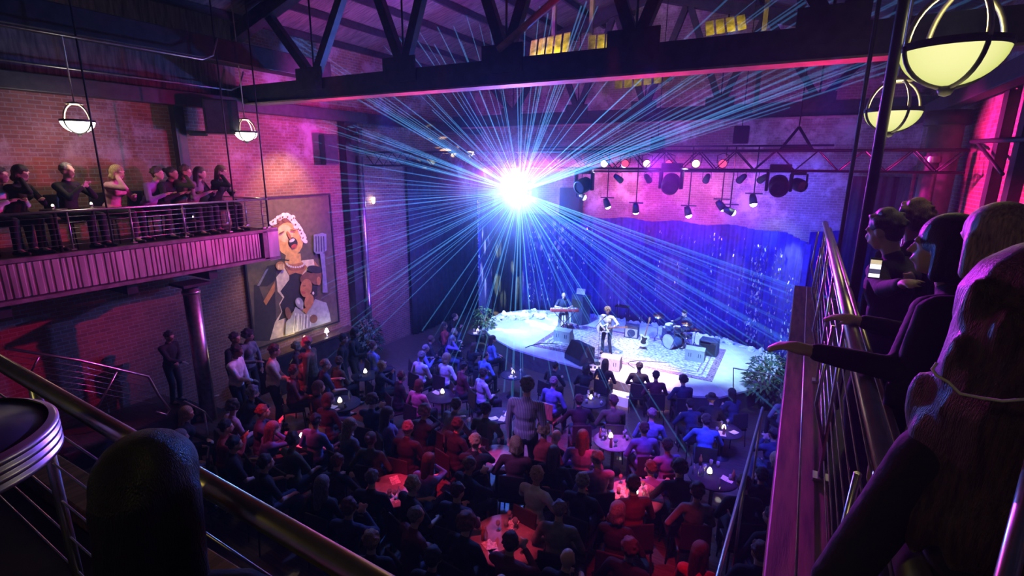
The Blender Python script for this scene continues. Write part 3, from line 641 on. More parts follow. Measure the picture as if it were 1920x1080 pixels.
for f in (.12,.32,.52,.72,.92):
    y=.62+7.48*f; obj('bracket',MB().tube([(.27,y,5.5),(.2,y,5.75),(.22,y,6.2)],.01,6),'steel_rail',t)
o=obj('curb_cable',MB().tube([(.16,.9,5.36),(.2,8.1,5.36)],.006,6),'steel_rail'); tag(o,'thin wire running along the wooden curb of the right balcony','wire')
t=cablerail('thick yellow-lit railing across the rear balcony in the foreground',(-6,.745),(.26,.53),5.32,.93,[.1,.35,.6,.93],n=5,rr=.026,hm='yellow_lit_rail')
for px,py,y,r_,l in ((1608,505,4.1,.032,'thick dark pole from the roof to the right balcony rail'),(1600,300,6.4,.02,'thinner dark pole behind the thick one')):
    a=aty(px,py,y); o=obj('roof_pole',MB().tube([(a.x,y,5.3),(a.x,y,slope(a.x)-.1)],r_,12),'dark_steel'); tag(o,l,'pole','poles on the right balcony')
# violet rod at lower right
a=atd(1920,948,1.0);b=atd(1888,1080,.9); d=(a-b); o=obj('stair_rod',MB().tube([b-d*2,a+d*3],.011,10),'steel_rail'); tag(o,'violet-lit metal rod at the lower right corner','rod')
# lower rail on the floor level at right
P0=atz(1430,765,3.0);P1=atz(1345,1085,3.0); t=thing('railing','violet-lit handrail over the crowd at lower right','railing',(0,0,0))
obj('handrail',MB().tube([P0,P1,P1+(P1-P0)*.3],.026,10),'steel_rail',t)
for f in (0.02,.5,1.1):
    q=P0.lerp(P1,f); obj('post',MB().tube([V((q.x,q.y,0)),q],.02,8),'steel_rail',t)
obj('platform',MB().bx(P1.x+.05,XR-.2,3,P0.y,0,.45),'floor_wood',t) if 0 else None
# stage rail right
a=atz(1375,742,.6);b=aty(1375,690,a.y);c=atz(1467,706,b.z); t=thing('railing','short white handrail frame at the right corner of the stage','railing')
obj('handrail',MB().tube([a,b,c,V((c.x,c.y,.6))],.022,8),'steel_rail',t)
# round diner table at the left edge
def rim(px,py): return atz(px,py,6.36)
e=atz(103,778,6.36); q_=atz(0,868,6.36); d_=V((q_.x-e.x,q_.y-e.y,0)); n_=V((-e.x,-e.y,0)).normalized(); n_=V((-n_.y,n_.x,0)) if V((-n_.y,n_.x,0)).y<0 else V((n_.y,-n_.x,0))
tr=min(.6,max(.25,d_.length_squared/(2*d_.dot(n_)))) if d_.dot(n_)>0 else .45
print('TABLE',e,q_,n_,d_.dot(n_),tr)
cxy=e+n_*tr
t=thing('round_diner_table','round table with ribbed chrome edge lit blue and violet, lower left','table',(cxy.x,cxy.y,5.2))
prof=[(0,1.17),(tr-.012,1.17)]
obj('tabletop',MB().lathe([(0,1.17),(tr-.01,1.17),(tr-.01,1.1),(0,1.1)],n=64),'black_plastic',t)
rb=[(tr-.01,1.175)]
for i in range(4): 
    z=1.17-.02*i; rb+=[(tr+.0,z),(tr+.008,z-.004),(tr+.008,z-.014),(tr,z-.018)]
rb+=[(tr-.01,1.088)]
obj('ribbed_edge',MB().lathe(rb,n=96),'ribbed_chrome',t)
obj('pedestal',MB().lathe([(.26,0),(.26,.02),(.04,.05),(.04,1.1)],n=20),'chrome',t)
# ------------------------------------------------------------------ people
def voxel(mb,vs,smooth=4,name='m',fac=.5):
    me=mb.mesh('tmp'); o=bpy.data.objects.new('tmp',me); C.objects.link(o)
    a=o.modifiers.new('r','REMESH'); a.mode='VOXEL'; a.voxel_size=vs; a.use_smooth_shade=True
    b=o.modifiers.new('s','SMOOTH'); b.factor=fac; b.iterations=smooth
    dg=bpy.context.evaluated_depsgraph_get(); dg.update(); out=bpy.data.meshes.new_from_object(o.evaluated_get(dg)); out.name=name
    bpy.data.objects.remove(o); bpy.data.meshes.remove(me)
    for p in out.polygons: p.use_smooth=True
    return out
def ik(S,T,l1,l2,pole):
    S=V(S);T=V(T); d=T-S; L=min(d.length,(l1+l2)*.995); d.normalize(); T=S+d*L
    a=(l1*l1-l2*l2+L*L)/(2*L); h=math.sqrt(max(0,l1*l1-a*a)); p=V(pole); p=(p-d*p.dot(d)).normalized()
    return S+d*a+p*h,T
def human(hip=(0,0,.55),lean=8,yaw=0,pitch=0,lh=(-.12,.3,.66),rh=(.12,.3,.66),lf=(-.12,.42,0),rf=(.12,.42,0),lp=(-.7,-.3,-.6),rp=(.7,-.3,-.6),vs=.014,female=False,grip='curl',sleeve='long',foot=True,side=0):
    hip=V(hip); tl=Euler((R(-lean),R(side),0)).to_matrix()
    chest=hip+tl@V((0,.01,.33)); sh=hip+tl@V((0,0,.47)); neck=hip+tl@V((0,.015,.53)); 
    hm=Euler((R(-lean*.4-pitch),0,R(yaw)),'XYZ').to_matrix(); hm=Matrix.Rotation(R(yaw),3,'Z')@Matrix.Rotation(R(-lean*.35-pitch),3,'X')
    hc=neck+tl@V((0,.015,.05))+hm@V((0,.02,.10))
    sw=.165 if female else .19
    SL=sh+tl@V((-sw,0,-.03)); SR=sh+tl@V((sw,0,-.03)); HL=hip+V((-.09,0,0)); HR=hip+V((.09,0,0))
    EL,WL=ik(SL,lh,.285,.26,lp); ER,WR=ik(SR,rh,.285,.26,rp)
    lf=V(lf);rf=V(rf); al=lf+V((0,0,.09)); ar=rf+V((0,0,.09))
    KL,AL=ik(HL,al,.43,.42,(0,1,.5)); KR,AR=ik(HR,ar,.43,.42,(0,1,.5))
    k=.9 if female else 1.0
    def trunk(m,e):
        q=tl
        m.ell(hip+tl@V((0,0,.02)),(.155+e,.115+e,.12+e),q); m.ell(hip+tl@V((0,0,.16)),(.13*k+e,.10+e,.15),q); m.ell(chest,(.155*k+e,.115+e,.17),q)
        m.cap(SL+tl@V((.03,0,0)),SR+tl@V((-.03,0,0)),.062+e,.062+e)
        m.ell(hip+tl@V((0,0,.40)),(.15*k+e,.095+e,.09),q)
        if female: m.ell(chest+tl@V((-.06,.085,.02)),(.06+e,.05+e,.06+e),q); m.ell(chest+tl@V((.06,.085,.02)),(.06+e,.05+e,.06+e),q)
    b=MB(); trunk(b,-.005)
    b.cap(neck+tl@V((0,-.01,-.03)),hc+hm@V((0,-.02,-.06)),.055*k,.052*k)
    b.ell(hc+hm@V((0,-.012,.018)),(.075,.094,.098),hm); b.ell(hc+hm@V((0,.018,-.045)),(.056,.068,.072),hm)   # cranium, jaw
    b.ell(hc+hm@V((0,.05,-.095)),(.024,.022,.02),hm)     # chin
    b.cap(hc+hm@V((0,.084,.004)),hc+hm@V((0,.101,-.030)),.009,.012)   # nose
    b.cap(hc+hm@V((-.045,.072,.018)),hc+hm@V((.045,.072,.018)),.012,.012) # brow
    b.cap(hc+hm@V((-.018,.084,-.062)),hc+hm@V((.018,.084,-.062)),.010,.010) # lips
    for s in (-1,1): b.ell(hc+hm@V((s*.077,-.005,-.015)),(.012,.024,.034),hm)
    def limb(m,a,b_,c,r,e): m.cap(a,b_,r[0]+e,r[1]+e); m.cap(b_,c,r[1]+e,r[2]+e)
    ra=(.050*k,.040*k,.027*k); rl=(.083,.056,.038)
    limb(b,SL,EL,WL,ra,0); limb(b,SR,ER,WR,ra,0); limb(b,HL,KL,AL,rl,-.004); limb(b,HR,KR,AR,rl,-.004)
    for (E_,W_,s) in ((EL,WL,-1),(ER,WR,1)):
        d=(W_-E_).normalized(); sd=V((1,0,0)) if abs(d.x)<.8 else V((0,0,1)); n=d.cross(sd).normalized(); sd=n.cross(d).normalized()
        if n.z>0: n=-n          # palm normal faces down
        pc=W_+d*.05; b.ell(pc,(.040,.020,.050),Matrix((sd,n,d)).transposed()); b.cap(W_,pc,.025,.026)
        for j,(o_,ln) in enumerate(((-.029,.062),(-.010,.072),(.010,.068),(.028,.054))):
            p0=W_+d*.082+sd*o_; cv=n*(.020 if grip=='curl' else .045); p1=p0+d*ln*.5+cv*.4; p2=p1+d*ln*(.42 if grip=='curl' else .1)+cv
            b.cap(p0,p1,.0095,.009,8); b.cap(p1,p2,.009,.0075,8)
        th=sd*(-s); p0=W_+d*.028+th*.026; p1=p0+d*.030+th*.026+n*.006; b.cap(p0,p1,.012,.011,8); b.cap(p1,p1+d*.028+n*.008+th*.004,.011,.009,8)
    for (K,A_,ft) in ((KL,AL,lf),(KR,AR,rf)):
        b.cap(A_,V((ft.x,ft.y+.13,ft.z+.035)),.036,.03); b.cap(A_+V((0,-.03,-.05)),V((ft.x,ft.y+.1,ft.z+.03)),.035,.03)
    body=voxel(b,vs,3,'body')
    body.materials.clear(); [body.materials.append(M[x]) for x in ('skin_a','eye','lips')]
    eyes=[hc+hm@V((s*.031,.092,-.002)) for s in (-1,1)]; lip=hc+hm@V((0,.094,-.062))
    for p in body.polygons:
        c=p.center
        if (c-lip).length<.018 and abs((hm.transposed()@(c-lip)).z)<.008: p.material_index=2
        for e in eyes:
            if (c-e).length<.013: p.material_index=1
    # clothes
    t=MB(); trunk(t,.012); t.ell(hip+tl@V((0,0,.06)),(.165,.13,.10),tl)
    t.cap(neck+tl@V((0,-.012,-.06)),neck+tl@V((0,-.012,-.02)),.07,.062)
    if sleeve=='long': limb(t,SL,EL,EL.lerp(WL,.93),(.062*k,.052*k,.038),0); limb(t,SR,ER,ER.lerp(WR,.93),(.062*k,.052*k,.038),0)
    else: t.cap(SL,SL.lerp(EL,.75),.062*k,.056*k); t.cap(SR,SR.lerp(ER,.75),.062*k,.056*k)
    top=voxel(t,max(vs,.014),3,'top')
    t=MB(); t.ell(hip,(.163,.127,.12),tl); limb(t,HL,KL,KL.lerp(AL,.96),(.095,.068,.055),0); limb(t,HR,KR,KR.lerp(AR,.96),(.095,.068,.055),0)
    tr=voxel(t,max(vs,.016),3,'trousers')
    shoe=[]
    for ft,A_ in ((lf,AL),(rf,AR)):
        sh_=MB(); sh_.cap(V((ft.x,ft.y-.05,ft.z+.04)),V((ft.x,ft.y+.15,ft.z+.035)),.042,.036); sh_.cap(V((ft.x,ft.y-.03,ft.z+.05)),V((ft.x,ft.y-.0,ft.z+.09)),.044,.042)
        shoe.append(voxel(sh_,.014,2,'shoe'))
    for me in [top,tr]+shoe: me.materials.clear()
    top.materials.append(M['cloth_black']); tr.materials.append(M['slacks']); [x.materials.append(M['shoe']) for x in shoe]
    H4=Matrix.Translation(hc)@hm.to_4x4()
    return dict(body=body,top=top,trousers=tr,shoe_=shoe,head=H4,hc=hc,WL=WL,WR=WR)
def hairmesh(kind,vs=.012):
    m=MB(); r=random.Random(hash(kind)%97 if False else len(kind))
    base=lambda e=0: m.ell((0,-.022,.036),(.085+e,.098+e,.088+e),n=16)
    if kind=='short': base(); m.ell((0,-.05,-.015),(.072,.055,.07))
    if kind in('short','crop'):
        e_=.012 if kind=='short' else .004
        for i in range(70):
            a=r.uniform(0,2*PI);b=r.uniform(-.35,1.5); d=V((math.cos(a)*math.cos(b),math.sin(a)*math.cos(b),math.sin(b)))
            if d.y>.45 and d.z<.6: continue
            m.ell(V((0,-.022,.034))+V((d.x*(.076+e_),d.y*(.090+e_),d.z*(.080+e_))),(.020,.020,.016),n=6)
    if kind=='crop': m.ell((0,-.024,.036),(.080,.094,.080),n=16); m.ell((0,-.055,-.01),(.064,.045,.06))
    elif kind=='long':
        base(.006); m.cap((0,-.075,.0),(0,-.115,-.26),.075,.055); m.cap((-.072,-.03,.0),(-.085,-.06,-.24),.034,.03); m.cap((.072,-.03,.0),(.085,-.06,-.24),.034,.03)
    elif kind=='bob':
        base(.008); m.cap((-.074,-.02,.0),(-.078,-.02,-.10),.036,.03); m.cap((.074,-.02,.0),(.078,-.02,-.10),.036,.03); m.cap((-.05,-.07,-.08),(.05,-.07,-.08),.055,.055); m.cap((0,-.07,0),(0,-.07,-.09),.08,.07)
    elif kind=='bun': base(); m.ell((0,-.05,-.015),(.072,.055,.07)); m.ell((0,-.13,.06),(.045,.04,.045))
    elif kind=='curly':
        base(.012)
        for i in range(60):
            a=r.uniform(0,2*PI);b=r.uniform(-.5,1.5); d=V((math.cos(a)*math.cos(b),math.sin(a)*math.cos(b),math.sin(b)))
            if d.y>.35 and d.z<.55: continue
            m.ell(V((0,-.02,.03))+V((d.x*.1,d.y*.11,d.z*.1)),(.03,.03,.03),n=8)
    elif kind=='big':
        m.ell((0,-.09,-.17),(.185,.13,.24)); m.ell((0,-.07,-.02),(.15,.13,.13))
        m.ell((0,-.04,.04),(.125,.125,.12)); m.cap((-.07,-.06,0),(-.13,-.07,-.30),.08,.085); m.cap((.07,-.06,0),(.13,-.07,-.30),.08,.085); m.cap((0,-.09,0),(0,-.13,-.36),.11,.12)
        for i in range(70):
            a=r.uniform(0,2*PI); z=r.uniform(-.34,.04); rr=.125+(-z*.13 if z<0 else -z*.35); 
            if math.sin(a)>.3: continue
            m.ell((rr*1.15*math.cos(a),-.05+rr*math.sin(a),z),(.022,.022,.06),n=8)
    elif kind=='hat':
        m.lathe([(0,.13),(.07,.125),(.085,.1),(.09,.045),(.15,.03),(.15,.022),(.08,.02),(0,.02)],(0,-.01,.02),n=24)
    me=voxel(m,vs,2,'hair'); me.materials.clear(); me.materials.append(M['hair_black']); return me
HAIR={k:hairmesh(k) for k in ('short','crop','long','bob','bun','curly','hat')}
HAIR['big']=hairmesh('big',.01)
POSE={}
def P(name,**k): POSE[name]=human(**k)
P('sit_lap'); P('sit_left',yaw=28,lean=4,lh=(-.16,.22,.64),rh=(.05,.3,.66))
P('sit_right',yaw=-28,lean=6,lh=(-.05,.32,.66),rh=(.18,.24,.66),female=True)
P('sit_fwd',lean=24,lh=(-.15,.42,.80),rh=(.12,.44,.80),pitch=-10,yaw=8)
P('sit_back',lean=-8,lh=(-.2,.1,.62),rh=(.06,.2,.72),pitch=4,female=True)
P('sit_clap',lean=5,lh=(-.05,.33,.98),rh=(.05,.33,.98),grip='curl')
P('sit_chin',lean=16,lh=(-.1,.36,.80),rh=(.06,.24,1.12),rp=(.3,.6,-.8),female=True)
P('sit_sleeve',lean=3,sleeve='short',lh=(-.14,.34,.8),rh=(.14,.34,.66),yaw=-12)
P('stand',hip=(0,0,.93),lean=2,lh=(-.24,.06,.80),rh=(.24,.06,.80),lf=(-.11,0,0),rf=(.11,.03,0))
P('stand_fold',hip=(0,0,.93),lean=3,lh=(.05,.26,1.02),rh=(-.04,.28,1.0),lf=(-.11,0,0),rf=(.11,.03,0),pitch=8)
P('stand_cup',hip=(0,0,.93),lean=5,lh=(-.22,.12,.85),rh=(.12,.36,1.12),lf=(-.12,0,0),rf=(.12,.05,0),female=True,yaw=20)
P('stool',hip=(0,0,.78),lean=20,lh=(-.14,.40,1.06),rh=(.14,.40,1.06),lf=(-.12,.3,.28),rf=(.12,.3,.28),pitch=-6)
P('stool_up',hip=(0,0,.78),lean=4,lh=(-.14,.33,.9),rh=(.16,.36,1.05),lf=(-.12,.3,.28),rf=(.12,.3,.28),yaw=-20,female=True)
P('stool_lap',hip=(0,0,.78),lean=10,lh=(-.12,.22,.86),rh=(.10,.24,.86),lf=(-.12,.3,.28),rf=(.12,.3,.28),pitch=-2)
def person(pose,hair,hcol,top,skin,loc,rz,label,group=None,trousers=None,head_at=None,scale=1):
    d=POSE[pose] if isinstance(pose,str) else pose
    if head_at is not None:
        q=Matrix.Rotation(rz,3,'Z')@d['hc']*scale; loc=V((head_at.x-q.x,head_at.y-q.y,loc if isinstance(loc,(int,float)) else loc[2]))
    t=thing('person',label,'person',loc,rz,group); 
    if scale!=1: t.scale=(scale,)*3
    for k in ('body','top','trousers','shoe','shoe1'):
        o=bpy.data.objects.new(k.strip('1'),d[k] if 'sh' not in k else d['shoe_'][k=='shoe1']); C.objects.link(o); o.parent=t
        if k=='body': setmat(o,'skin_'+skin)
        if k=='top': setmat(o,top if top in M else 'cloth_'+top)
        if k=='trousers' and trousers: setmat(o,trousers)
    if hair and hair!='bald':
        o=bpy.data.objects.new('hat' if hair=='hat' else 'hair',HAIR[hair]); C.objects.link(o); o.parent=t; o.matrix_local=d['head']; setmat(o,hcol if hair!='hat' else 'hair_black')
    return t
# ------------------------------------------------------------------ tables
def glass(loc,group,label,kind=0,mi='glass'):
    m=MB()
    if kind==0: prof=[(0,0),(.03,0),(.032,.002),(.004,.012),(.004,.075),(.02,.09),(.036,.125),(.03,.165),(.027,.165),(.03,.125),(0,.085)]
    elif kind==1: prof=[(0,0),(.03,0),(.036,.11),(.032,.11),(.028,.008),(0,.008)]
    else: prof=[(0,0),(.031,0),(.032,.14),(.012,.19),(.012,.23),(0,.23)]
    o=obj(('wine_glass','tumbler','bottle')[kind],m.lathe(prof,n=12),mi,loc=loc); return tag(o,label,('glass','glass','bottle')[kind],group)
TB=[ # px,py,radius,short name,label,cloth,n glasses,candle,menus
 (685,703,.38,'the far left candle table','round dark table with a lit candle under the blue-shirted guest, far left',3,1,0),
 (829,742,.42,'the violet candle table','round table with a pink-white candle and violet cloth, left of centre',3,1,1),
 (894,622,.38,'the table by the stage plants','round table of bright glasses beside the plants left of the stage',6,1,1),
 (935,778,.40,'the white-paper table','round table scattered with bright white papers in the blue light',2,0,3),
 (962,702,.38,'the table below the stage front','round table with a candle below the left stage front',3,1,2),
 (1108,752,.40,'the glassware table behind the front row','round table with tall glasses behind the front-row silhouettes',9,1,0),
 (1150,826,.42,'the sparkling glass table','round table crowded with sparkling violet-lit glasses',14,1,0),
 (1357,806,.42,'the right candle table','round table with white candle and plates at right, below the handrail end',5,1,2),
 (1337,893,.46,'the lower right candle table','round table with big glowing candle near the violet handrail',10,1,1),
 (1190,930,.46,'the red-lit table','round table glowing red and crowded with plates and glasses',12,1,3),
 (952,1010,.55,'the menu table','large round table with open menus and bottles at bottom centre',11,0,3),
 (737,918,.46,'the pink card table','round table with pink-lit cards and hands, lower left of centre',5,0,4),
 (932,858,.46,'the magenta table','round table with one bright magenta patch in the middle of the crowd',3,0,2),
 (565,826,.44,'the red left table','round table with red-lit arms around it at left',4,1,1),
 (640,756,.42,'the small sparkle table','round table with small bright glints left of the dance aisle',3,1,1),
 (790,800,.36,'the magenta candle table','small round table with a magenta glow left of centre',2,0,1),
]
tabs=[]
mat('table_spotlit',(.30,.20,.20),.5,var=.2)  # top for spotlit tables, some of the light put into its colour
def tier(px,py,zr,sc):      # floor height, scale and point for a pixel at height zr above its floor
    for z0,k,lo,hi in ((.9,sc[0],-9,8.0),(.45,sc[1],8.0,10.9),(0,sc[2],10.9,99)):
        a=atz(px,py,z0+zr*k)
        if a.y<hi: a.y=max(a.y,lo+.05); break
    a.z=z0; return a,z0,k
def tier_at(y): return (.9,0) if y<8.0 else (.45,1) if y<10.9 else (0,2)
SC=(1.16,1.13,1.09)
struct('tier_floor',MB().bx(-12.0,XR,-2,8.0,0,.9),'floor_wood'); struct('tier_floor',MB().bx(-12.0,XR,8.001,10.9,0,.45),'floor_wood')
tproto=None
for i,(px,py,r,short,label,ng,cn,mn_) in enumerate(TB):
    a,z0,ks=tier(px,py,.75,(1,1,1)); ZT=z0+.75
    t=thing('cafe_table',label,'table',(a.x,a.y,z0),0,'round tables on the main floor')
    obj('tabletop',MB().lathe([(0,.75),(r,.75),(r+.008,.74),(r,.72),(0,.72)],n=32),'table_cloth' if i not in (6,9,10,11,12) else 'table_spotlit',t)
    obj('pedestal',MB().lathe([(.2,0),(.2,.02),(.035,.05),(.035,.72)],n=14),'dark_steel',t)
    tabs.append((V((a.x,a.y,ZT)),r,short)); rr=random.Random(i*7+1)
    n=short
    if cn:
        c=thing('candle_holder','glowing candle cup on '+n,'candle',(a.x+rr.uniform(-.08,.08),a.y+rr.uniform(-.05,.08),ZT))
        obj('cup',MB().lathe([(0,0),(.04,0),(.05,.04),(.048,.055),(.04,.02),(0,.01)],n=14),'glass',c); obj('flame',MB().lathe([(0,.03),(.045,.04),(.05,.065),(.042,.1),(.018,.15),(0,.155)],n=14),'candle_glow',c)
    for j in range(ng):
        an=rr.uniform(0,2*PI); ra=r*math.sqrt(rr.uniform(.1,.75)); k=rr.choice([0,0,1,1,2])
        kind=('stemmed glass','short tumbler','bottle')[k]
        glass((a.x+ra*math.cos(an),a.y+ra*math.sin(an),ZT),kind+' cluster on '+n,'%s standing on %s'%(kind,n),k,'glass' if k<2 else rr.choice(['glass','drink']))
    for j in range(mn_):
        an=rr.uniform(0,2*PI)+j*2; ra=r*.55
        m=MB().box((0,-.055,.003),(.15,.105,.004)).box((0,.055,.012),(.15,.105,.004),(R(10),0,0))
        o=obj('menu_card',m,'menu' if i in(9,10,11) else 'paper',loc=(a.x+ra*math.cos(an),a.y+ra*math.sin(an),ZT),rot=(0,0,rr.uniform(0,3))); tag(o,'folded paper card lying on %s'%n,'card','cards on '+n)
# ------------------------------------------------------------------ chairs
def make_chair():
    t=thing('dining_chair','x','chair'); 
    obj('seat',MB().box((0,0,.43),(.42,.42,.05),bev=.02),'chair_black',t)
    obj('backrest',MB().box((0,-.215,.68),(.38,.03,.36),(R(-6),0,0),bev=.014),'chair_black',t)
    for sx in(-1,1):
        for sy in (-1,1):
            p=V((sx*.18,sy*.18,.42)); q=V((sx*.2,sy*.21,0)); m=MB().tube([p,q],.013,6)
            if sy<0: m.tube([p,V((sx*.18,-.2,.6))],.012,6)
            obj('leg',m,'dark_steel',t)
    return t
cproto=make_chair(); cused=[0]
def chair(x,y,rz,label,m=None,z=0,sc_=1):
    o=cproto if not cused[0] else copy_tree(cproto); cused[0]=1
    o.location=(x,y,z); o.scale=(sc_,)*3; o.rotation_euler=(0,0,rz); o['label']=label; o['group']='chairs on the main floor'
    if m:
        for c in o.children: setmat(c,m)
# ------------------------------------------------------------------ seated crowd, head pixels of the photo solved on the head plane
H0=[(854,592),(835,612),(851,620),(811,638),(847,636),(800,650),(890,648),(925,637),(791,669),(839,672),(880,692),(911,668),(1042,684),(1100,690),(1135,682),(1202,690),(1226,703),(1046,712),(897,698),(765,712),(820,767),(865,757),(1085,747),(1035,790),(1080,818),(765,785),(912,804),(922,834),(986,832),(1021,830),
(1210,806),(1280,714),(1365,739),(1470,744),(1222,778),(1325,782),(1450,815),(1477,789),(1450,867),(1300,754),(1247,834),(1345,752),(1215,850),(1432,888),(1115,875),(1137,884),(1267,882),(1292,907),(1315,1037),(1422,1037),(1445,972),
(840,962),(870,967),(1044,955),(1065,1042),(935,1078),(882,999),(912,1024),(832,864),(857,859),(1107,877),(1075,837),(630,904),(667,937),(697,912),(780,922),(732,999),(640,862),(487,817),(530,817),(442,824),(557,652),(580,677),(612,679),(637,679),(565,692),(700,650),(600,732),(762,782),(472,744),(432,797),(510,772),(485,770),(592,757),(717,687),(775,717),(352,777),(375,816),(431,830),(540,780),
(660,800),(700,830),(720,760),(690,870),(600,860),(560,900),(620,960),(680,1000),(760,1040),(820,1040),(800,880),(870,900),(1000,900),(960,920),(1160,960),(1230,960),(1180,1030),(1380,960),(1370,870),(1400,840),(1395,900),(500,870),(545,850),(1260,1040),(1380,1050),(1000,1070),(1150,760),(960,770),(870,820),(1265,740)]
ss=random.Random(3); S=[]
spec={}   # special looks: (px,py)->(pose,hair,hcol,top,skin)
spec[(1202,690)]=('sit_lap','short','hair_black','black','b'); spec[(1226,703)]=('sit_lap','short','hair_black','maroon','b'); spec[(1135,682)]=('sit_lap','long','hair_black','black','a')
spec[(1042,684)]=('sit_fwd','crop','hair_black','black','b'); spec[(1046,712)]=('sit_lap','short','hair_grey','blue','a'); spec[(1280,714)]=('sit_left','curly','hair_black','navy','b')
spec[(840,962)]=('sit_lap','crop','hair_grey','maroon','a'); spec[(1044,955)]=('sit_lap','crop','hair_grey','grey','a'); spec[(1065,1042)]=('sit_fwd','bald','','black','a')
spec[(935,1078)]=('sit_lap','bald','','black','a'); spec[(1035,790)]=('sit_lap','bald','','black','a'); spec[(1222,778)]=('sit_lap','crop','hair_grey','blue','a')
spec[(986,832)]=('sit_left','bob','hair_blond','maroon','a'); spec[(1021,830)]=('sit_right','curly','hair_blond','red','a'); spec[(1080,818)]=('sit_lap','long','hair_auburn','violet','a')
spec[(791,669)]=('sit_left','short','hair_grey','white','a'); spec[(839,672)]=('sit_right','bob','hair_blond','white','a'); spec[(700,650)]=('sit_back','short','hair_brown','blue','a')
spec[(911,668)]=('sit_right','crop','hair_brown','blue','a'); spec[(925,637)]=('sit_right','long','hair_brown','blue','a'); spec[(1477,789)]=('sit_left','short','hair_brown','blue','a')
spec[(1325,782)]=('sit_fwd','short','hair_brown','blue','a'); spec[(1300,754)]=('sit_fwd','short','hair_black','navy','a'); spec[(1210,806)]=('sit_lap','short','hair_brown','violet','a')
spec[(1247,834)]=('sit_sleeve','short','hair_brown','violet','a'); spec[(870,967)]=('sit_left','curly','hair_auburn','black','a'); spec[(1450,867)]=('sit_left','bob','hair_blond','black','a')
spec[(897,698)]=('sit_left','short','hair_brown','white','a'); spec[(865,757)]=('sit_fwd','short','hair_brown','grey','a'); spec[(775,717)]=('sit_left','bob','hair_auburn','pink','a')
spec[(1267,882)]=('sit_fwd','curly','hair_black','black','a'); spec[(1292,907)]=('sit_back','short','hair_brown','grey','a'); spec[(1137,884)]=('sit_lap','short','hair_brown','maroon','a')
spec[(1115,875)]=('sit_lap','long','hair_brown','black','a'); spec[(1215,850)]=('sit_fwd','short','hair_brown','blue','a')
NREAL=H0.index((660,800))
stagec=V((-5,17.5,0))
poses=['sit_lap','sit_left','sit_right','sit_fwd','sit_back','sit_clap','sit_chin','sit_sleeve']
for i,h in enumerate(H0):
    q,z0,k=tier(h[0],h[1],1.2,SC); q.z=0
    if i>=NREAL and any((q-o[0]).length<.6 for o in S): continue
    S.append([q,h])
for it in range(60):     # keep neighbours from sitting inside one another
    for i in range(len(S)):
        for j in range(i+1,len(S)):
            d=S[i][0]-S[j][0]; L=d.length
            if L<.70:
                if L<1e-3: d=V((.1,.02,0)); L=.1
                c=d/L*(.70-L)*.5; S[i][0]=S[i][0]+c; S[j][0]=S[j][0]-c
    for s in S:
        for a,r,_ in tabs:
            d=V((s[0].x-a.x,s[0].y-a.y,0)); L=d.length
            if L<r+.2: s[0]=s[0]+(d/L if L>1e-3 else V((1,0,0)))*(r+.2-L)*.6
        s[0].x=max(s[0].x,-12.55 if s[0].y>8 else -11.5)
        for b in (8.0,10.9):
            if abs(s[0].y-b)<.25: s[0].y=b+(.25 if s[0].y>b else -.3)
        if s[0].y>14.0 and s[0].x>-8.6: s[0].y=min(s[0].y,14.1)
        if s[0].x>-.35 : s[0].x=min(s[0].x,2.4)
HN=dict(short='short',crop='cropped',long='long',bob='bobbed',bun='tied-up',curly='curly',bald='no')
HC=dict(hair_black='black',hair_brown='brown',hair_blond='blond',hair_grey='grey',hair_auburn='auburn')
used={}
def side(a,q):   # relation in the picture, from the viewer's side
    d=V((q.x-a.x,q.y-a.y,0)); f=V((-math.sin(YAW),math.cos(YAW),0)); s_=V((math.cos(YAW),math.sin(YAW),0)); u=d.dot(f); w=d.dot(s_)
    an=math.degrees(math.atan2(u,w))%360
    return ['right of','behind-right of','behind','behind-left of','left of','front-left of','before','front-right of'][int((an+22.5)//45)%8]
for q,h in S:
    sp=spec.get(h)
    if sp is None:
        ps=ss.choice(poses); fem=ps in('sit_right','sit_back','sit_chin'); hr=ss.choice(['long','bob','bun','curly','long'] if fem else ['short','crop','short','short','curly','crop','hat' if ss.random()<.15 else 'short'])
        hc_=ss.choice(['hair_black','hair_brown','hair_brown','hair_grey','hair_blond','hair_black','hair_auburn']); tp=ss.choice(['black','black','navy','grey','maroon','violet','blue','olive','red','black','white' if ss.random()<.4 else 'navy','pink' if ss.random()<.4 else 'black']); sk=ss.choice('aaab')
    else: ps,hr,hc_,tp,sk=sp
    f=stagec-q; rz=math.atan2(f.y,f.x)-PI/2+R(ss.uniform(-24,24))
    tb=min(tabs,key=lambda t:(V((t[0].x,t[0].y,0))-q).length); rel=side(tb[0],q)
    if sp is None and (tb[0]-q).length<1.1 and ss.random()<.35:
        f=V((tb[0].x,tb[0].y,0))-q; r2=math.atan2(f.y,f.x)-PI/2; dd=(r2-rz+PI)%(2*PI)-PI; rz+=max(-1.1,min(1.1,dd))
    who='bald person' if hr=='bald' else 'hat-wearing person' if hr=='hat' else '%s %s-haired person'%(HN[hr],HC[hc_])
    base='%s in %s top seated %s %s'%(who,tp,rel,tb[2])
    k=used.get(base,0); used[base]=k+1
    lab=base if not k else base.replace('seated','seated farther' if k==1 else 'seated farthest')
    z0,ki=tier_at(q.y); k_=SC[ki]; t=person(ps,hr,hc_ or 'hair_black',tp,sk,z0,rz,lab,'seated audience on the main floor',ss.choice(['slacks','denim','slacks']),head_at=V((q.x,q.y,1.2)),scale=k_)
    L=t.location
    chair(L.x,L.y,rz,'chair under %s guest in %s %s %s'%(who.replace(' person','').replace('-haired',''),tp,rel,tb[2])+('' if not k else ', outer one'),'chair_wood' if h in ((1046,712),) else None,z0,k_)
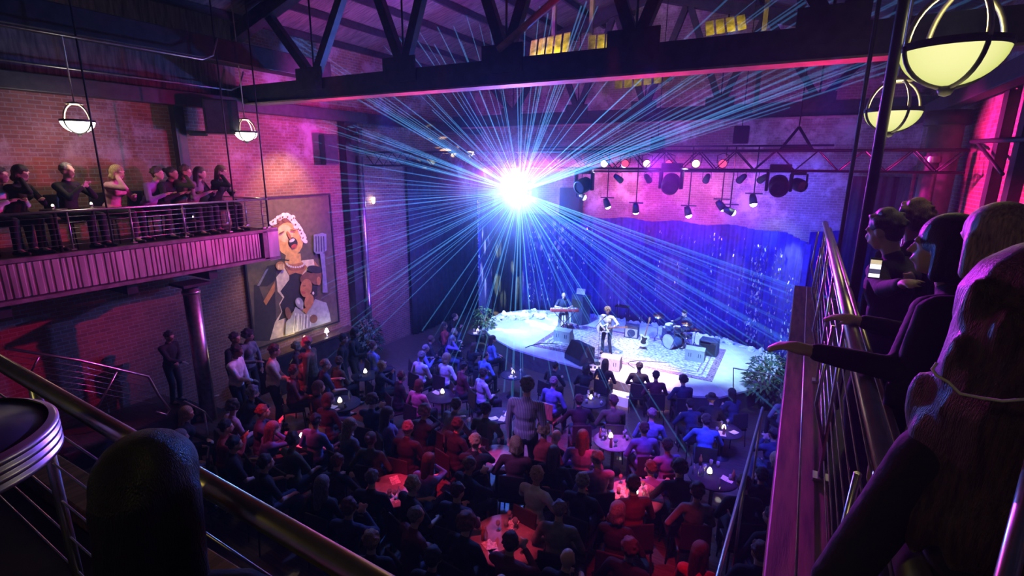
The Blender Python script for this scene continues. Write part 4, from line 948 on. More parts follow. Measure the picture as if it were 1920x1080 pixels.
# standing guests on the main floor
def standing(px,py,pose,hair,hc_,top,sk,label,rz,zh=1.62,tr=None,xmin=-12.6):
    a,z0,k=tier(px,py,zh,SC); a.x=max(a.x,xmin); return person(pose,hair,hc_,top,sk,z0,rz,label,'standing guests on the main floor',tr,head_at=a,scale=k*(1.05 if top!='striped' else 1.2))
m=mat('cloth_striped',(.42,.36,.5),.85,var=.05)
N=m.node_tree.nodes; wv=N.new('ShaderNodeTexWave'); wv.inputs['Scale'].default_value=14; wv.bands_direction='X'; tc=N.new('ShaderNodeTexCoord'); m.node_tree.links.new(tc.outputs['Object'],wv.inputs['Vector']); rp=N.new('ShaderNodeValToRGB'); rp.color_ramp.elements[0].color=(.16,.14,.22,1); rp.color_ramp.elements[1].color=(.5,.44,.6,1); m.node_tree.links.new(wv.outputs['Fac'],rp.inputs[0]); m.node_tree.links.new(rp.outputs[0],N['Principled BSDF'].inputs['Base Color'])
sm_=standing(989,742,'stand','short','hair_grey','striped','a','large standing man in violet-lit striped shirt in the middle of the crowd',R(12),1.75)
standing(516,663,'stand_fold','short','hair_black','cream','b','person standing in pale lilac shirt in front of the mural',R(-40))
standing(446,664,'stand_fold','short','hair_black','white','c','dark-skinned person standing in a white top near the left wall',R(-60))
standing(442,640,'stand','short','hair_black','black','b','standing person in black behind the white-topped one at the left wall',R(-70))
standing(467,634,'stand_cup','curly','hair_black','grey','b','standing person in grey raising a hand beside the brick wall',R(-80))
standing(574,648,'stand','crop','hair_grey','olive','a','standing person in olive at the bar beneath the mural',R(120))
standing(645,640,'stand','short','hair_black','black','b','standing person in black right of the bar lamps',R(-50))
standing(667,628,'stand_cup','bob','hair_black','black','b','standing person in black against the purple pipe',R(-60))
standing(1309,778,'stand_fold','short','hair_brown','navy','a','person half standing in dark blue by the right candle table',R(-14),1.45) if 0 else None
a=atx(320,645,-12.75)
person('stand_fold','short','hair_black','black','b',1.2,R(-75),'man in a dark suit with clasped hands standing on the stair landing',None,None,head_at=a,scale=1.08)
o=obj('necktie',MB().box((0,0,0),(.07,.02,.35)),'cloth_grey') if 0 else None
# ------------------------------------------------------------------ guests on the left balcony
BP=[((6,352),'stool','short','hair_black','white','a','balcony guest in white at the left frame edge'),((48,360),'stool_up','bob','hair_black','black','a','balcony guest with dark bobbed hair and pink-lit face, second from left'),((130,336),'stand_cup','crop','hair_grey','black','a','tall balcony guest in black beneath the left bowl lamp'),((226,352),'stool_up','bob','hair_blond','pink','a','balcony guest in pink with a hand at the chin'),((300,352),'stool','short','hair_brown','violet','a','balcony guest in dark violet leaning on the rail'),((325,338),'stool','bun','hair_black','black','b','balcony guest with tied-up black hair behind the leaning one'),((352,345),'stool_up','short','hair_brown','olive','a','balcony guest in olive just right of the wall pilaster'),((378,340),'stool','long','hair_brown','grey','a','balcony guest with long brown hair beside the olive one'),((418,338),'stool_up','long','hair_auburn','black','a','balcony guest in black with long hair, nearest the balcony end')]
for (h,ps,hr,hc_,tp,sk,l) in BP:
    a=atx(h[0],h[1],-12.45); z=5.3; ps={'stool':'sit_fwd','stool_up':'sit_chin'}.get(ps,'sit_clap'); k_=1.22
    p=person(ps,hr,hc_,tp,sk,z,R(-62),l,'guests on the left balcony',None,head_at=a,scale=k_)
    if True:
        chair(p.location.x,p.location.y,R(-62),'dark chair under the '+l.replace(' and pink-lit face','').replace(' beneath the left bowl lamp',' below the left lamp'),None,5.3,k_); 
for px,py,l in ((172,388,'white candle on the rail table left of centre on the balcony'),(100,392,'small candle on the rail table at the left of the balcony'),(362,412,'amber candle on the low table behind the balcony railing')):
    a=atx(px,py,-12.0 if py<400 else -12.3); t=thing('high_table','small dark high table carrying the '+l.split(' on ')[0]+', left balcony, '+{172:'middle one',100:'leftmost',362:'rightmost'}[px],'table',(a.x,a.y,5.3),0,'balcony tables')
    obj('tabletop',MB().lathe([(0,a.z-5.3),(.2,a.z-5.3),(.2,a.z-5.33),(0,a.z-5.33)],n=20),'table_dark',t); obj('pedestal',MB().tube([(0,0,0),(0,0,a.z-5.33)],.03,8),'dark_steel',t)
    c=thing('candle_holder',l,'candle',a,0,'candles on the balcony'); obj('cup',MB().lathe([(0,0),(.025,0),(.035,.05),(.03,.05),(0,.01)],n=12),'glass',c); obj('flame',MB().ell((0,0,.06),(.022,.022,.035),n=8),'candle_glow',c)
# ------------------------------------------------------------------ band on stage
mat('drum_shell',(.10,.16,.35),.2,metal=.3,var=.1,coat=.6); mat('stool_red',(.5,.08,.07),.4); mat('cymbal',(.75,.55,.25),.2,metal=1,var=.1)
ZS=.618
def st(px,py,z=ZS): return atz(px,py,z)
# guitar (electric) in local frame: body centre at origin, neck along +X
def guitar(label,loc,rot,body='paper',pg='black_plastic'):
    t=thing('electric_guitar',label,'guitar',loc); t.rotation_euler=rot
    out=[(-.24,-.10),(-.26,.02),(-.22,.13),(-.12,.16),(-.03,.11),(.06,.12),(.15,.17),(.20,.15),(.16,.06),(.14,-.02),(.19,-.13),(.12,-.17),(.03,-.12),(-.06,-.12),(-.15,-.17)]
    obj('body',MB().prism(out,-.022,.022),body,t); obj('pickguard',MB().prism([(x*.62,y*.62) for x,y in out],.022,.027),pg,t)
    obj('neck',MB().box((.42,0,.012),(.56,.045,.026),bev=.008),'chair_wood',t); obj('headstock',MB().prism([(.70,-.025),(.86,-.045),(.88,.03),(.70,.025)],0,.018),'chair_wood',t); return t
a=st(1133,655); 
POSE['guitarist']=human(hip=(0,0,.92),lean=6,pitch=6,yaw=10,lh=(-.40,.30,1.18),rh=(.08,.24,1.02),lf=(-.16,.02,0),rf=(.16,-.02,0),lp=(-.6,-.3,-.7),rp=(.8,-.3,-.4),vs=.011)
p=person('guitarist','curly','hair_blond','patterned' if 'cloth_patterned' in M else 'white','a',ZS,R(175),'guitarist with curly light hair in a patterned pale shirt, centre stage','musicians on stage','denim',head_at=atz(1139,581,ZS+1.62) )
gl=p.matrix_basis if 0 else None
q=p.location; Rm=Matrix.Rotation(R(175),3,'Z'); gp=q+Rm@V((.05,.22,.98)); guitar('pale electric guitar held by the curly-haired guitarist',gp,(R(78),R(-14),R(175)+PI))
POSE['keys']=human(hip=(0,0,.72),lean=10,pitch=8,yaw=0,lh=(-.22,.42,.98),rh=(.18,.42,.98),lf=(-.2,.36,.2),rf=(.2,.40,.1),sleeve='short',vs=.011)
a=atz(1057,557,ZS+1.32); kp=person('keys','bald','','navy','a',ZS,R(-150),'keyboard player on a red-legged stool at the left of the stage','musicians on stage','pale_trousers',head_at=a)
kl=kp.location
t=thing('keyboard_stool','tall stool with red legs under the keyboard player','stool',kl); obj('seat',MB().lathe([(0,.62),(.17,.62),(.17,.57),(0,.57)],n=18),'chair_black',t)
for k in range(4): an=k*PI/2+.7; obj('leg',MB().tube([(.12*math.cos(an),.12*math.sin(an),.58),(.22*math.cos(an),.22*math.sin(an),0)],.016,6),'stool_red',t)
obj('ring',MB().tube([(.18*math.cos(k*PI/8),.18*math.sin(k*PI/8),.25) for k in range(17)],.01,6),'stool_red',t)
Rk=Matrix.Rotation(R(-150),3,'Z'); kb=kl+Rk@V((0,.52,.90)); t=thing('stage_keyboard','long red and white keyboard before the seated player','keyboard',kb,R(-150))
obj('case',MB().box((0,.03,0),(1.1,.3,.08),bev=.015),'cloth_red',t); obj('white_keys',MB().box((0,-.05,.045),(1.02,.13,.02)),'paper',t)
m=MB(); 
for i in range(30):
    if i%7 not in(2,6): m.box((-.5+i*.034,-.02,.06),(.014,.08,.016))
obj('black_keys',m,'black_plastic',t)
for sx in(-1,1): obj('stand_leg',MB().tube([(sx*.4,.15,-.04),(-sx*.3,.0,-.9)],.014,6),'black_paint',t)
kb2=kl+Rk@V((.0,.85,0)); ob=atz(1086,606,ZS); t=thing('organ_cabinet','dark blue tall organ cabinet beside the keyboard player','cabinet',(ob.x,ob.y+.1,ZS),R(-20)); obj('cabinet_box',MB().box((0,0,.6),(.62,.5,1.2),bev=.02),'navy_box',t); obj('louver_panel',MB().box((0,-.26,.85),(.5,.02,.3)),'black_plastic',t)
o=obj('music_sheet',MB().box((0,0,0),(.36,.02,.24),(R(-15),0,0)),'paper',loc=(ob.x,ob.y+.05,ZS+1.34)); tag(o,'white music sheet propped on the dark blue organ cabinet','sheet')
# drummer + kit
POSE['drum']=human(hip=(0,0,.56),lean=10,pitch=14,yaw=-10,lh=(-.3,.42,.86),rh=(.26,.46,.9),lf=(-.28,.42,0),rf=(.24,.5,0),vs=.011)
a=atz(1283,588,ZS+1.2); dp=person('drum','short','hair_black','navy','a',ZS,R(150),'drummer in dark blue sitting behind the drum kit','musicians on stage','slacks',head_at=a)
dl=dp.location; Rd=Matrix.Rotation(R(150),3,'Z')
t=thing('drum_stool','low round stool under the drummer','stool',dl); obj('seat',MB().lathe([(0,.47),(.17,.46),(.17,.40),(0,.40)],n=18),'chair_black',t)
for k in range(3): an=k*2.094; obj('leg',MB().tube([(0,0,.3),(.22*math.cos(an),.22*math.sin(an),0)],.012,6),'chrome',t)
def dr(x,y,z): return dl+Rd@V((x,y,z))
def drum(label,c,r,d,tilt=0,leg=True,shell='drum_shell',rz=0,z0=ZS):
    t=thing('drum',label,'drum',c,rz,'drum kit'); rot=Euler((tilt,0,0)).to_matrix()
    obj('shell',MB().lathe([(r,-d/2),(r,d/2)],n=28,rot=rot),shell,t); obj('drumhead',MB().lathe([(0,d/2+.003),(r,d/2+.003)],n=28,rot=rot),'paper',t); obj('bottom_head',MB().lathe([(0,-d/2-.003),(r,-d/2-.003)],n=28,rot=rot),'paper',t)
    for s in (-1,1): obj('hoop',MB().lathe([(r,s*d/2-.012),(r+.012,s*d/2-.012),(r+.012,s*d/2+.012),(r,s*d/2+.012)],n=28,rot=rot),'chrome',t)
    if leg:
        for k in range(3): an=k*2.094+.5; obj('leg',MB().tube([(r*.95*math.cos(an),r*.95*math.sin(an),d*.3),(r*1.15*math.cos(an),r*1.15*math.sin(an),z0-c.z)],.009,6),'chrome',t)
drum('large bass drum standing upright in front of the drummer',dr(-.02,.72,.28),.27,.38,R(90),False,rz=R(150)+PI)
drum('small tom drum mounted above the bass drum, left one',dr(-.18,.70,.74),.13,.2,R(-14),False,rz=R(150)); drum('small tom drum mounted above the bass drum, right one',dr(.18,.70,.74),.14,.2,R(-14),False,rz=R(150))
drum('floor tom drum standing beside the drummer',dr(.55,.35,.36),.2,.38); drum('snare drum between the drummer\'s knees',dr(-.38,.38,.52),.17,.14)
for (x,y,z,r,tl,l) in ((-.62,.75,1.10,.2,12,'brass cymbal highest over the drum kit'),(-.30,.95,.98,.2,-10,'red-lit brass cymbal at the front of the drum kit'),(.62,.8,1.05,.21,15,'brass cymbal at the right side of the drum kit'),(-.72,.4,.86,.17,0,'hi-hat cymbal pair beside the snare drum')):
    c=dr(x,y,z); t=thing('cymbal',l,'cymbal',c,0,'cymbals of the drum kit'); obj('plate',MB().lathe([(.0,.03),(.03,.025),(.05,.012),(r,0),(r,-.003),(.05,.009),(0,.02)],n=28,rot=Euler((R(tl),R(tl*.6),0)).to_matrix()),'cymbal',t)
    if z<.9: obj('lower_plate',MB().lathe([(.0,-.05),(.05,-.035),(r,-.02)],n=28),'cymbal',t)
    obj('stand_pole',MB().tube([(0,0,0),(0,0,ZS-c.z+.25)],.011,8),'chrome',t)
    for k in range(3): an=k*2.094; obj('stand_leg',MB().tube([(0,0,ZS-c.z+.4),(.22*math.cos(an),.22*math.sin(an),ZS-c.z)],.009,6),'chrome',t)
# guitar on stand
a=st(1206,655); guitar('white electric guitar leaning on a stand in front of the drums',a+V((0,0,.36)),(R(90),R(-80),R(10)))
t=thing('guitar_stand','small black stand holding the white electric guitar','stand',a+V((0,.06,0))); 
obj('upright',MB().tube([(0,0.04,0),(0,.1,.5)],.012,6),'black_paint',t)
for sx in(-1,1): obj('leg',MB().tube([(0,0.03,.2),(sx*.16,-.1,0)],.011,6),'black_paint',t)
# amp, wedges, cabs
def ampbox(name,label,px,py,sz,rz,front,body,knob=True,group=None):
    a=st(px,py); t=thing(name,label,'amplifier' if 'amp' in name else 'speaker',a,rz,group); w,d,h=sz
    obj('cabinet',MB().box((0,0,h/2),(w,d,h),bev=.02),body,t); obj('grille_panel',MB().box((0,-d/2-.006,h*.42),(w*.86,.012,h*.66)),front,t)
    if knob: obj('control_strip',MB().box((0,-d/2-.008,h*.86),(w*.86,.012,h*.12)),'chrome',t)
    return t
ampbox('guitar_amplifier','cream guitar amplifier with dark round speaker on the rug',1184,632,(.52,.3,.5),R(8),'amp_tweed','navy_box')
o=obj('speaker_cone',MB().lathe([(0,.0),(.14,.01),(.15,0)],n=24,rot=Euler((R(90),0,0)).to_matrix()),'navy_box') ; a=st(1184,632); o.location=a+V((.0,-.175,.21)); o.parent=None
ampo=[x for x in C.objects if x.name.startswith('guitar_amplifier')][0]; o.parent=ampo; o.location=(0,-.17,.21)
ampbox('bass_amplifier','dark blue bass amplifier behind the right floor monitor',1328,664,(.6,.45,.55),R(-4),'black_plastic','navy_box')
def wedge(label,px,py,rz,m='grille',s=1.0,slots=True):
    a=st(px,py); t=thing('floor_monitor',label,'monitor speaker',a,rz,'wedge monitors on stage'); w=.56*s
    prof=[(-.2*s,0),(.2*s,0),(.2*s,.12*s),(.02*s,.42*s),(-.2*s,.36*s)]
    vs=[V((sx*w/2,y,z)) for sx in(-1,1) for y,z in prof]; n=5
    mb=MB().add(vs,[list(range(n)),[n+i for i in range(n)][::-1]]+[(i,n+i,n+(i+1)%n,(i+1)%n) for i in range(n)])
    obj('cabinet',mb,m,t)
    if slots:
        mb=MB()
        for x in (-.14,.14): 
            for k in (-.03,.03): mb.box(((x+k)*s,-.205*s,.2*s),(.016*s,.012,.12*s))
        obj('handle_slot',mb,'navy_box',t)
    obj('front_grille',MB().box((0,.118*s,.275*s),(w*.92,.012,.33*s),(R(31),0,0)),'black_plastic',t)
    return t
wedge('white-lit floor monitor in front of the keyboard player',1057,638,0,s=1.15); wedge('white-lit floor monitor at the very front of the stage',1146,690,R(5),s=1.1); wedge('white-lit floor monitor beside the drum kit',1303,674,R(2),s=1.1)
wedge('large dark floor monitor tilted at the stage front left of the microphone',1086,676,R(150),'navy_box',1.5,False)
# mic stand, pedals, side table with bottle
a=st(1121,682); t=thing('microphone_stand','tall microphone stand in front of the guitarist','microphone stand',a); obj('base',MB().lathe([(0,0),(.14,0),(.13,.02),(.02,.03),(0,.03)],n=20),'black_paint',t); obj('pole',MB().tube([(0,0,.02),(0,0,1.35)],.011,8),'chrome',t); obj('boom',MB().tube([(-.1,-.1,1.3),(.02,.25,1.5)],.009,8),'chrome',t)
obj('microphone',MB().tube([(.02,.25,1.5),(.035,.36,1.52)],[.014,.022],10).ell((.038,.38,1.525),(.027,.027,.027)),'black_plastic',t)
for dx,py,l in ((0,688,'flat white effect pedal board at the microphone stand'),(0,0,None)):
    if l: a=st(1112,692); t=thing('pedal_board',l,'pedal board',a,R(20)); obj('board',MB().box((0,0,.02),(.6,.34,.04),bev=.01),'paper',t)
    if l:
        for k in range(4): obj('pedal',MB().box((-.2+k*.13,0,.06),(.08,.13,.04),bev=.01),'black_plastic' if k%2 else 'navy_box',t)
a=st(1165,607); t=thing('side_table','small dark side table carrying a water bottle behind the guitarist','table',a); obj('tabletop',MB().box((0,0,.75),(.55,.35,.03)),'black_paint',t)
for sx in(-1,1):
    for sy in(-1,1): obj('leg',MB().tube([(sx*.24,sy*.14,.74),(sx*.24,sy*.14,0)],.014,6),'black_paint',t)
glass(a+V((-.16,0,.766)),None,'clear water bottle on the side table behind the guitarist',2,'paper')
t=thing('stage_cable','x','cable') if 0 else None
cbm=MB().tube(bez(st(1250,680,.63),st(1150,670,.63),st(1190,690,.63),14),.012,6); o=obj('stage_cable',cbm,'black_plastic'); tag(o,'curling black cable on the rug in front of the drums','cable')
cbm=MB().tube(bez(st(1045,645,.63),st(1010,640,.63),st(985,652,.63),14),.014,6); o=obj('stage_cable',cbm,'black_plastic'); tag(o,'black cable running off the rug at the left stage edge','cable')
# potted plants
def plant(px,py,z0,h,w,label,seed,n=220):
    a=atz(px,py,z0); r=random.Random(seed); t=thing('potted_plant',label,'plant',a,group='potted plants beside the stage')
    obj('pot',MB().lathe([(0,0),(.17,0),(.22,.35),(.2,.35),(.18,.3),(0,.3)],n=20),'black_plastic',t)
    st_=MB(); lf=MB()
    for i in range(14):
        an=r.uniform(0,2*PI); e=V((w*.8*math.cos(an)*r.random(),w*.8*math.sin(an)*r.random(),h*r.uniform(.6,.95))); st_.tube([(0,0,.3),e*.5+V((0,0,.2)),e],.01,5)
    for i in range(n):
        an=r.uniform(0,2*PI); el_=r.uniform(-.2,1.4); q=V((w*math.cos(an)*math.cos(el_),w*math.sin(an)*math.cos(el_),h*.5+h*.5*math.sin(el_)))*r.uniform(.6,1.0); q.z=max(q.z,.35)
        d=V((math.cos(an),math.sin(an),r.uniform(-.6,.9))).normalized(); s=d.cross(V((0,0,1))).normalized(); L=r.uniform(.12,.26); b=q; k=L*.2
        u=s.cross(d)*.02
        lf.add([b,b+d*L*.5+s*k+u,b+d*L-V((0,0,L*.3)),b+d*L*.5-s*k+u,b+d*L*.45-V((0,0,.012))],[(0,1,2,3),(0,4,1),(1,4,2),(2,4,3),(3,4,0)])
    obj('stem',st_,'chair_wood',t); obj('foliage',lf,'leaf',t); return t
plant(907,640,0,1.45,.42,'leafy potted plant at the left corner of the stage',1); plant(1432,765,0,1.75,.6,'large leafy potted plant at the right corner of the stage',2,420); plant(694,678,0,1.7,.42,'dark bushy potted plant beside the purple pipe',3,300)
# ------------------------------------------------------------------ guests near the camera
def near(px,py,d,pose,hair,hc_,top,sk,label,rz,group='guests on the right balcony',tr=None):
    a=atd(px,py,d); return person(pose,hair,hc_,top,sk,a.z-(POSE[pose] if isinstance(pose,str) else pose)['hc'].z,rz,label,group,tr,head_at=a)
pl_=near(292,912,1.34,'stool_lap','long','hair_black','black','b','dark silhouette of a long-haired guest at the rear railing, lower left',R(34),'guests on the rear balcony')
t=thing('bar_stool','black stool under the dark silhouette at the rear railing','stool',pl_.location); obj('seat',MB().lathe([(0,.68),(.18,.68),(.19,.65),(.17,.62),(0,.62)],n=18),'chair_black',t)
for k in range(4): an=k*PI/2+.78; obj('leg',MB().tube([(.1*math.cos(an),.1*math.sin(an),.63),(.2*math.cos(an),.2*math.sin(an),0)],.012,6),'dark_steel',t)
POSE['near_w']=human(hip=(0,0,.93),lean=6,lh=(-.2,.16,.88),rh=(.2,.2,.88),lf=(-.11,0,0),rf=(.11,.03,0),female=True,vs=.01)
near(1915,612,1.28,'near_w','big','hair_brown','black','a','big-haired woman in a dark coat filling the lower right, nearest the camera',R(25))
near(1862,452,2.3,'stand','bob','hair_blond','black','a','blond person just behind the big-haired woman',R(30))
near(1710,410,4.2,'stand','short','hair_auburn','black','a','auburn short-haired person standing second from left on the right balcony',R(35))
a=atd(1657,432,3.9); rz=R(60); hc0=V((0,.085,1.64)); loc=a-Matrix.Rotation(rz,3,'Z')@hc0
ph=atd(1641,503,3.25); loc_=lambda w: Matrix.Rotation(-rz,3,'Z')@(w-loc)
l_=loc_(ph+V((.06,.0,-.06)))
POSE['phone']=human(hip=(0,0,.93),lean=4,pitch=14,lh=l_+V((-.03,-.05,-.04)),rh=l_+V((.07,-.05,-.05)),lf=(-.11,0,0),rf=(.11,.03,0),vs=.011)
person('phone','short','hair_brown','black','a',a.z-POSE['phone']['hc'].z,rz,'person with brown hair looking down at a lit phone, leftmost on the right balcony','guests on the right balcony',None,head_at=a)
t=thing('mobile_phone','lit phone held over the right balcony railing','phone',ph); fm=-(ph-V((0,0,H))).normalized(); q=fm.to_track_quat('Z','Y').to_matrix()
obj('case',MB().box(q@V((0,0,-.006)),(.075,.15,.009),q,bev=.003),'black_plastic',t)
m=MB(); m.box(q@V((0,.045,.001)),(.066,.03,.002),q,0); m.box(q@V((0,.012,.001)),(.066,.034,.002),q,1); m.box(q@V((0,-.022,.001)),(.066,.03,.002),q,2); m.box(q@V((0,-.052,.001)),(.066,.026,.002),q,1)
emis('scr_a',(1,.8,.5),.7); emis('scr_b',(.85,.8,1),1.6); emis('scr_c',(.08,.07,.15),1); obj('screen',m,['scr_a','scr_b','scr_c'],t); t.scale=(.72,)*3
# leaning arm over the rail
a=atd(1768,462,2.55); rz=R(52); hc0=V((0,.16,1.55)); loc=a-Matrix.Rotation(rz,3,'Z')@hc0
tl_=lambda w: Matrix.Rotation(-rz,3,'Z')@(w-loc)
hw=atd(1522,652,2.15); ew=atd(1618,712,2.1); rw=tl_(V((.30,2.75,6.32)))
sh_l=V((-.19,.06,1.38)); pole=tl_(ew)-(sh_l+tl_(hw))/2
POSE['lean_rail']=human(hip=(0,-.06,.92),lean=18,pitch=-8,lh=tl_(hw),rh=rw,lf=(-.11,-.06,0),rf=(.11,-.03,0),vs=.009,lp=tuple(pole),rp=(.8,-.4,-.6),sleeve='long',yaw=14)
person('lean_rail','bob','hair_black','black','a',a.z-POSE['lean_rail']['hc'].z,rz,'dark bob-haired person leaning over the right railing with one hand stretched out','guests on the right balcony',None,head_at=a)
m=MB().tube([atd(x,y,d) for x,y,d in ((1757,680,1.0),(1748,692,1.0),(1756,704,1.0),(1778,716,1.0),(1800,738,1.0),(1840,746,1.0),(1880,752,1.0),(1930,748,1.0))],.0022,6); o=obj('coat_cord',m,'paper'); tag(o,'thin pale cord lying across the dark coat at right','cord')
# ------------------------------------------------------------------ beams of the burst lamp: glowing tubes for light scattered in haze
import itertools
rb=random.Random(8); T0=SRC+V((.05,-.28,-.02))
def exitlen(o,d):
    t=60
    for i,(lo,hi) in enumerate(((XW,XR),(.5,YB),(0,ZE))):
        if abs(d[i])>1e-6:
            u=((hi if d[i]>0 else lo)-o[i])/d[i]
            if u>0: t=min(t,u)
    return t
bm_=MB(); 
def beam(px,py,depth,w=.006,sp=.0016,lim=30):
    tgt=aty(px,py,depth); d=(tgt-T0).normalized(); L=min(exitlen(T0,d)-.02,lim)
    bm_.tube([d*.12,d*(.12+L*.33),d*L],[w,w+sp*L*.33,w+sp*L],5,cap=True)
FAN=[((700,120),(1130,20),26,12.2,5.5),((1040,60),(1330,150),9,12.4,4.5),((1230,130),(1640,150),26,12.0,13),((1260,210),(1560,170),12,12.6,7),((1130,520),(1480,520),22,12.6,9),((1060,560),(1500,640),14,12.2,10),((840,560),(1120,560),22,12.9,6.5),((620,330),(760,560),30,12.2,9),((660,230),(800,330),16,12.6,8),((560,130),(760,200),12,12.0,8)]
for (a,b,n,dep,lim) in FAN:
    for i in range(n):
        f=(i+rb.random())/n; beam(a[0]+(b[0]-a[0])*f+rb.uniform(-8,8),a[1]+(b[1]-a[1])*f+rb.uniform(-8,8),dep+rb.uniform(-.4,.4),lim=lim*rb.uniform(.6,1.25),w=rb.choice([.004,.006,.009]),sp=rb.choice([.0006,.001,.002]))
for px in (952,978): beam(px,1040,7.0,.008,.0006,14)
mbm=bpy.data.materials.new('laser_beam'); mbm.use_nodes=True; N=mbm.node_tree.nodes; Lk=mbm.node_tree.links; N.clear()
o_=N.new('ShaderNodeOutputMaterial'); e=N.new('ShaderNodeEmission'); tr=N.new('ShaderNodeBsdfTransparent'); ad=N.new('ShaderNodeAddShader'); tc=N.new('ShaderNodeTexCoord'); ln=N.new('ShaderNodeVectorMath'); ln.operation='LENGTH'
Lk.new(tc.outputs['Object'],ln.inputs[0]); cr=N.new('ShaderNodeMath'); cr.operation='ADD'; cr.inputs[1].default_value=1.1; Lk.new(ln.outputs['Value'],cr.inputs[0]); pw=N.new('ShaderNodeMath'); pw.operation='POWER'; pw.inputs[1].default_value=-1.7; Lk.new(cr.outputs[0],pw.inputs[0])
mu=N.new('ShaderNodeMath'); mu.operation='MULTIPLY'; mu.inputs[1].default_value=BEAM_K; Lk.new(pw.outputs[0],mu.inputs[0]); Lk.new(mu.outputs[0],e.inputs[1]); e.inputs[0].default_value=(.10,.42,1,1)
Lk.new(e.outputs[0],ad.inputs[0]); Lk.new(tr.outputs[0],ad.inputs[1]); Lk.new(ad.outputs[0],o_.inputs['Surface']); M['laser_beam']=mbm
o=obj('glow_tube_beams',bm_,'laser_beam',loc=T0); tag(o,'fan of thin glowing tubes for the blue beams of the lamp left of the stage','light beams',kind='stuff')
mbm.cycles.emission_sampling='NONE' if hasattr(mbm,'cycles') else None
# ------------------------------------------------------------------ light
w=bpy.data.worlds.new('world'); sc.world=w; w.use_nodes=True; w.node_tree.nodes['Background'].inputs[0].default_value=(.5,.3,.8,1); w.node_tree.nodes['Background'].inputs[1].default_value=0
if HAZE>0:
    vs_=w.node_tree.nodes.new('ShaderNodeVolumeScatter'); vs_.inputs['Density'].default_value=HAZE; vs_.inputs['Anisotropy'].default_value=.55; vs_.inputs['Color'].default_value=(.55,.7,1,1)
    w.node_tree.links.new(vs_.outputs[0],w.node_tree.nodes['World Output'].inputs['Volume'])
BLUE=(.006,.02,1); MAG=(1,.03,.42); PUR=(.35,.05,1); RED=(1,.03,.08); CYN=(.45,.75,1)
TY=13.3
# stage wash
for x in (-9.5,-7.5,-4.2,-2.2,-.6): spot((x,TY,7.0),(x*.8-1.3,17.2,.6),(.2,.42,1),8500,38,.6)
spot((-8.5,TY,7),(-9.8,18.0,.6),(.6,.9,1),3200,34,.7); spot((-1.0,TY,7),(-.6,17.2,.6),(.4,.8,1),4200,34,.7)
spot((-4.0,12.6,7),(-3.9,14.9,.6),(1,.6,.8),12000,26,.9,.15); spot((-5,TY,7.2),(-5.4,16.6,1.4),(.8,.75,1),4500,22,.7)
spot((-6.2,13.2,7.0),kl+V((0,0,1.0)),(.75,.85,1),5200,9,.6); spot((-2.6,13.2,7.0),dl+V((0,.3,.8)),(.6,.7,1),2600,14,.6)
# curtain
for x in (-10.5,-8,-5,-2,.2): spot((x,14.6,7.2),(x*.95,20.3,2.2),BLUE,2600,62,.8)
spot((-12.5,14.5,7.3),(-12.2,20,3),(.01,.12,.6),900,60,.8)
for (px,py,c,wt) in ((1145,500,(1,.6,.35),1100),(1255,500,(1,.45,.3),1100),(1370,520,(.8,.6,.3),1100)):
    q=aty(px,py,20.2); spot((q.x-.2,17.9,7.0),q,c,wt,15,.5)
spot((-2.0,17.8,5.7),(-1.0,20.0,4.7),(.55,1,.35),260,30,.6); spot((-1.6,17.6,6.0),(-.2,19.0,3.8),(.75,1,.6),500,30,.6)
spot((-7.2,17.8,5.9),(-6.0,20.3,5.2),(.9,.95,1),200,26,.5)
# cyc wall above the curtain
for x,c,p in ((-10.5,(.4,.5,1),700),(-8.6,(.6,.2,.9),600),(-7,(1,.08,.5),800),(-5.6,(.6,.04,1),800),(-4.3,(1,.05,.5),900),(-3,(.16,.05,1),1000),(-2.3,(1,.10,.5),600),(-1,(.05,.06,1),1500),(-.1,(.1,.08,1),700)):
    spot((x,17.2,7.4),(x+.1,20.7,5.7),c,p*1.0,58,.8)
for x in (-6.5,-4.2,-2.9): spot((x,17.0,7.2),(x+.2,20.7,6.2),(1,.5,.3),350,22,.6)
for x in (-11,-7,-3,1): spot((x,15.5,5.2),(x,20.7,7.8),(.30,.05,.8),420,80,.9)
for px,tx,c,p in ((1133,1140,(1,.85,.75),1500),(1172,1176,(1,.1,.3),1500),(1213,1196,(1,.8,.6),1500),(1305,1285,(1,.8,.6),1500),(1355,1350,(1,.1,.3),1800)):
    a_=aty(px,306,13.5); b_=aty(tx,400,20.3); spot(a_,b_,c,p,4.5,.3,.05)
spot(aty(1090,368,18),aty(1180,402,19.5),(.9,1,1),900,16,.5,.03); spot(aty(1370,396,18),aty(1430,425,19.6),(.5,1,.3),1100,24,.5,.03)
q=atx(815,275,XW+.2); spot((-8.5,12.9,7.25),q,(1,.95,.5),14000,20,.4,.01,(9,24,.34))
q=aty(930,490,18.5); spot((-6.5,14.5,7.2),q,(.8,1,.6),16000,24,.5,.01,(24,8,.3))
q=aty(1035,445,20.2); spot((-6.0,14.5,7.2),q,(.7,.9,1),9000,12,.5,.01,(34,26,.3))
q=atz(985,600,.65); spot((-8.0,13.6,7.0),q,(.8,1,.8),9000,26,.5,.01,(9,14,.4))
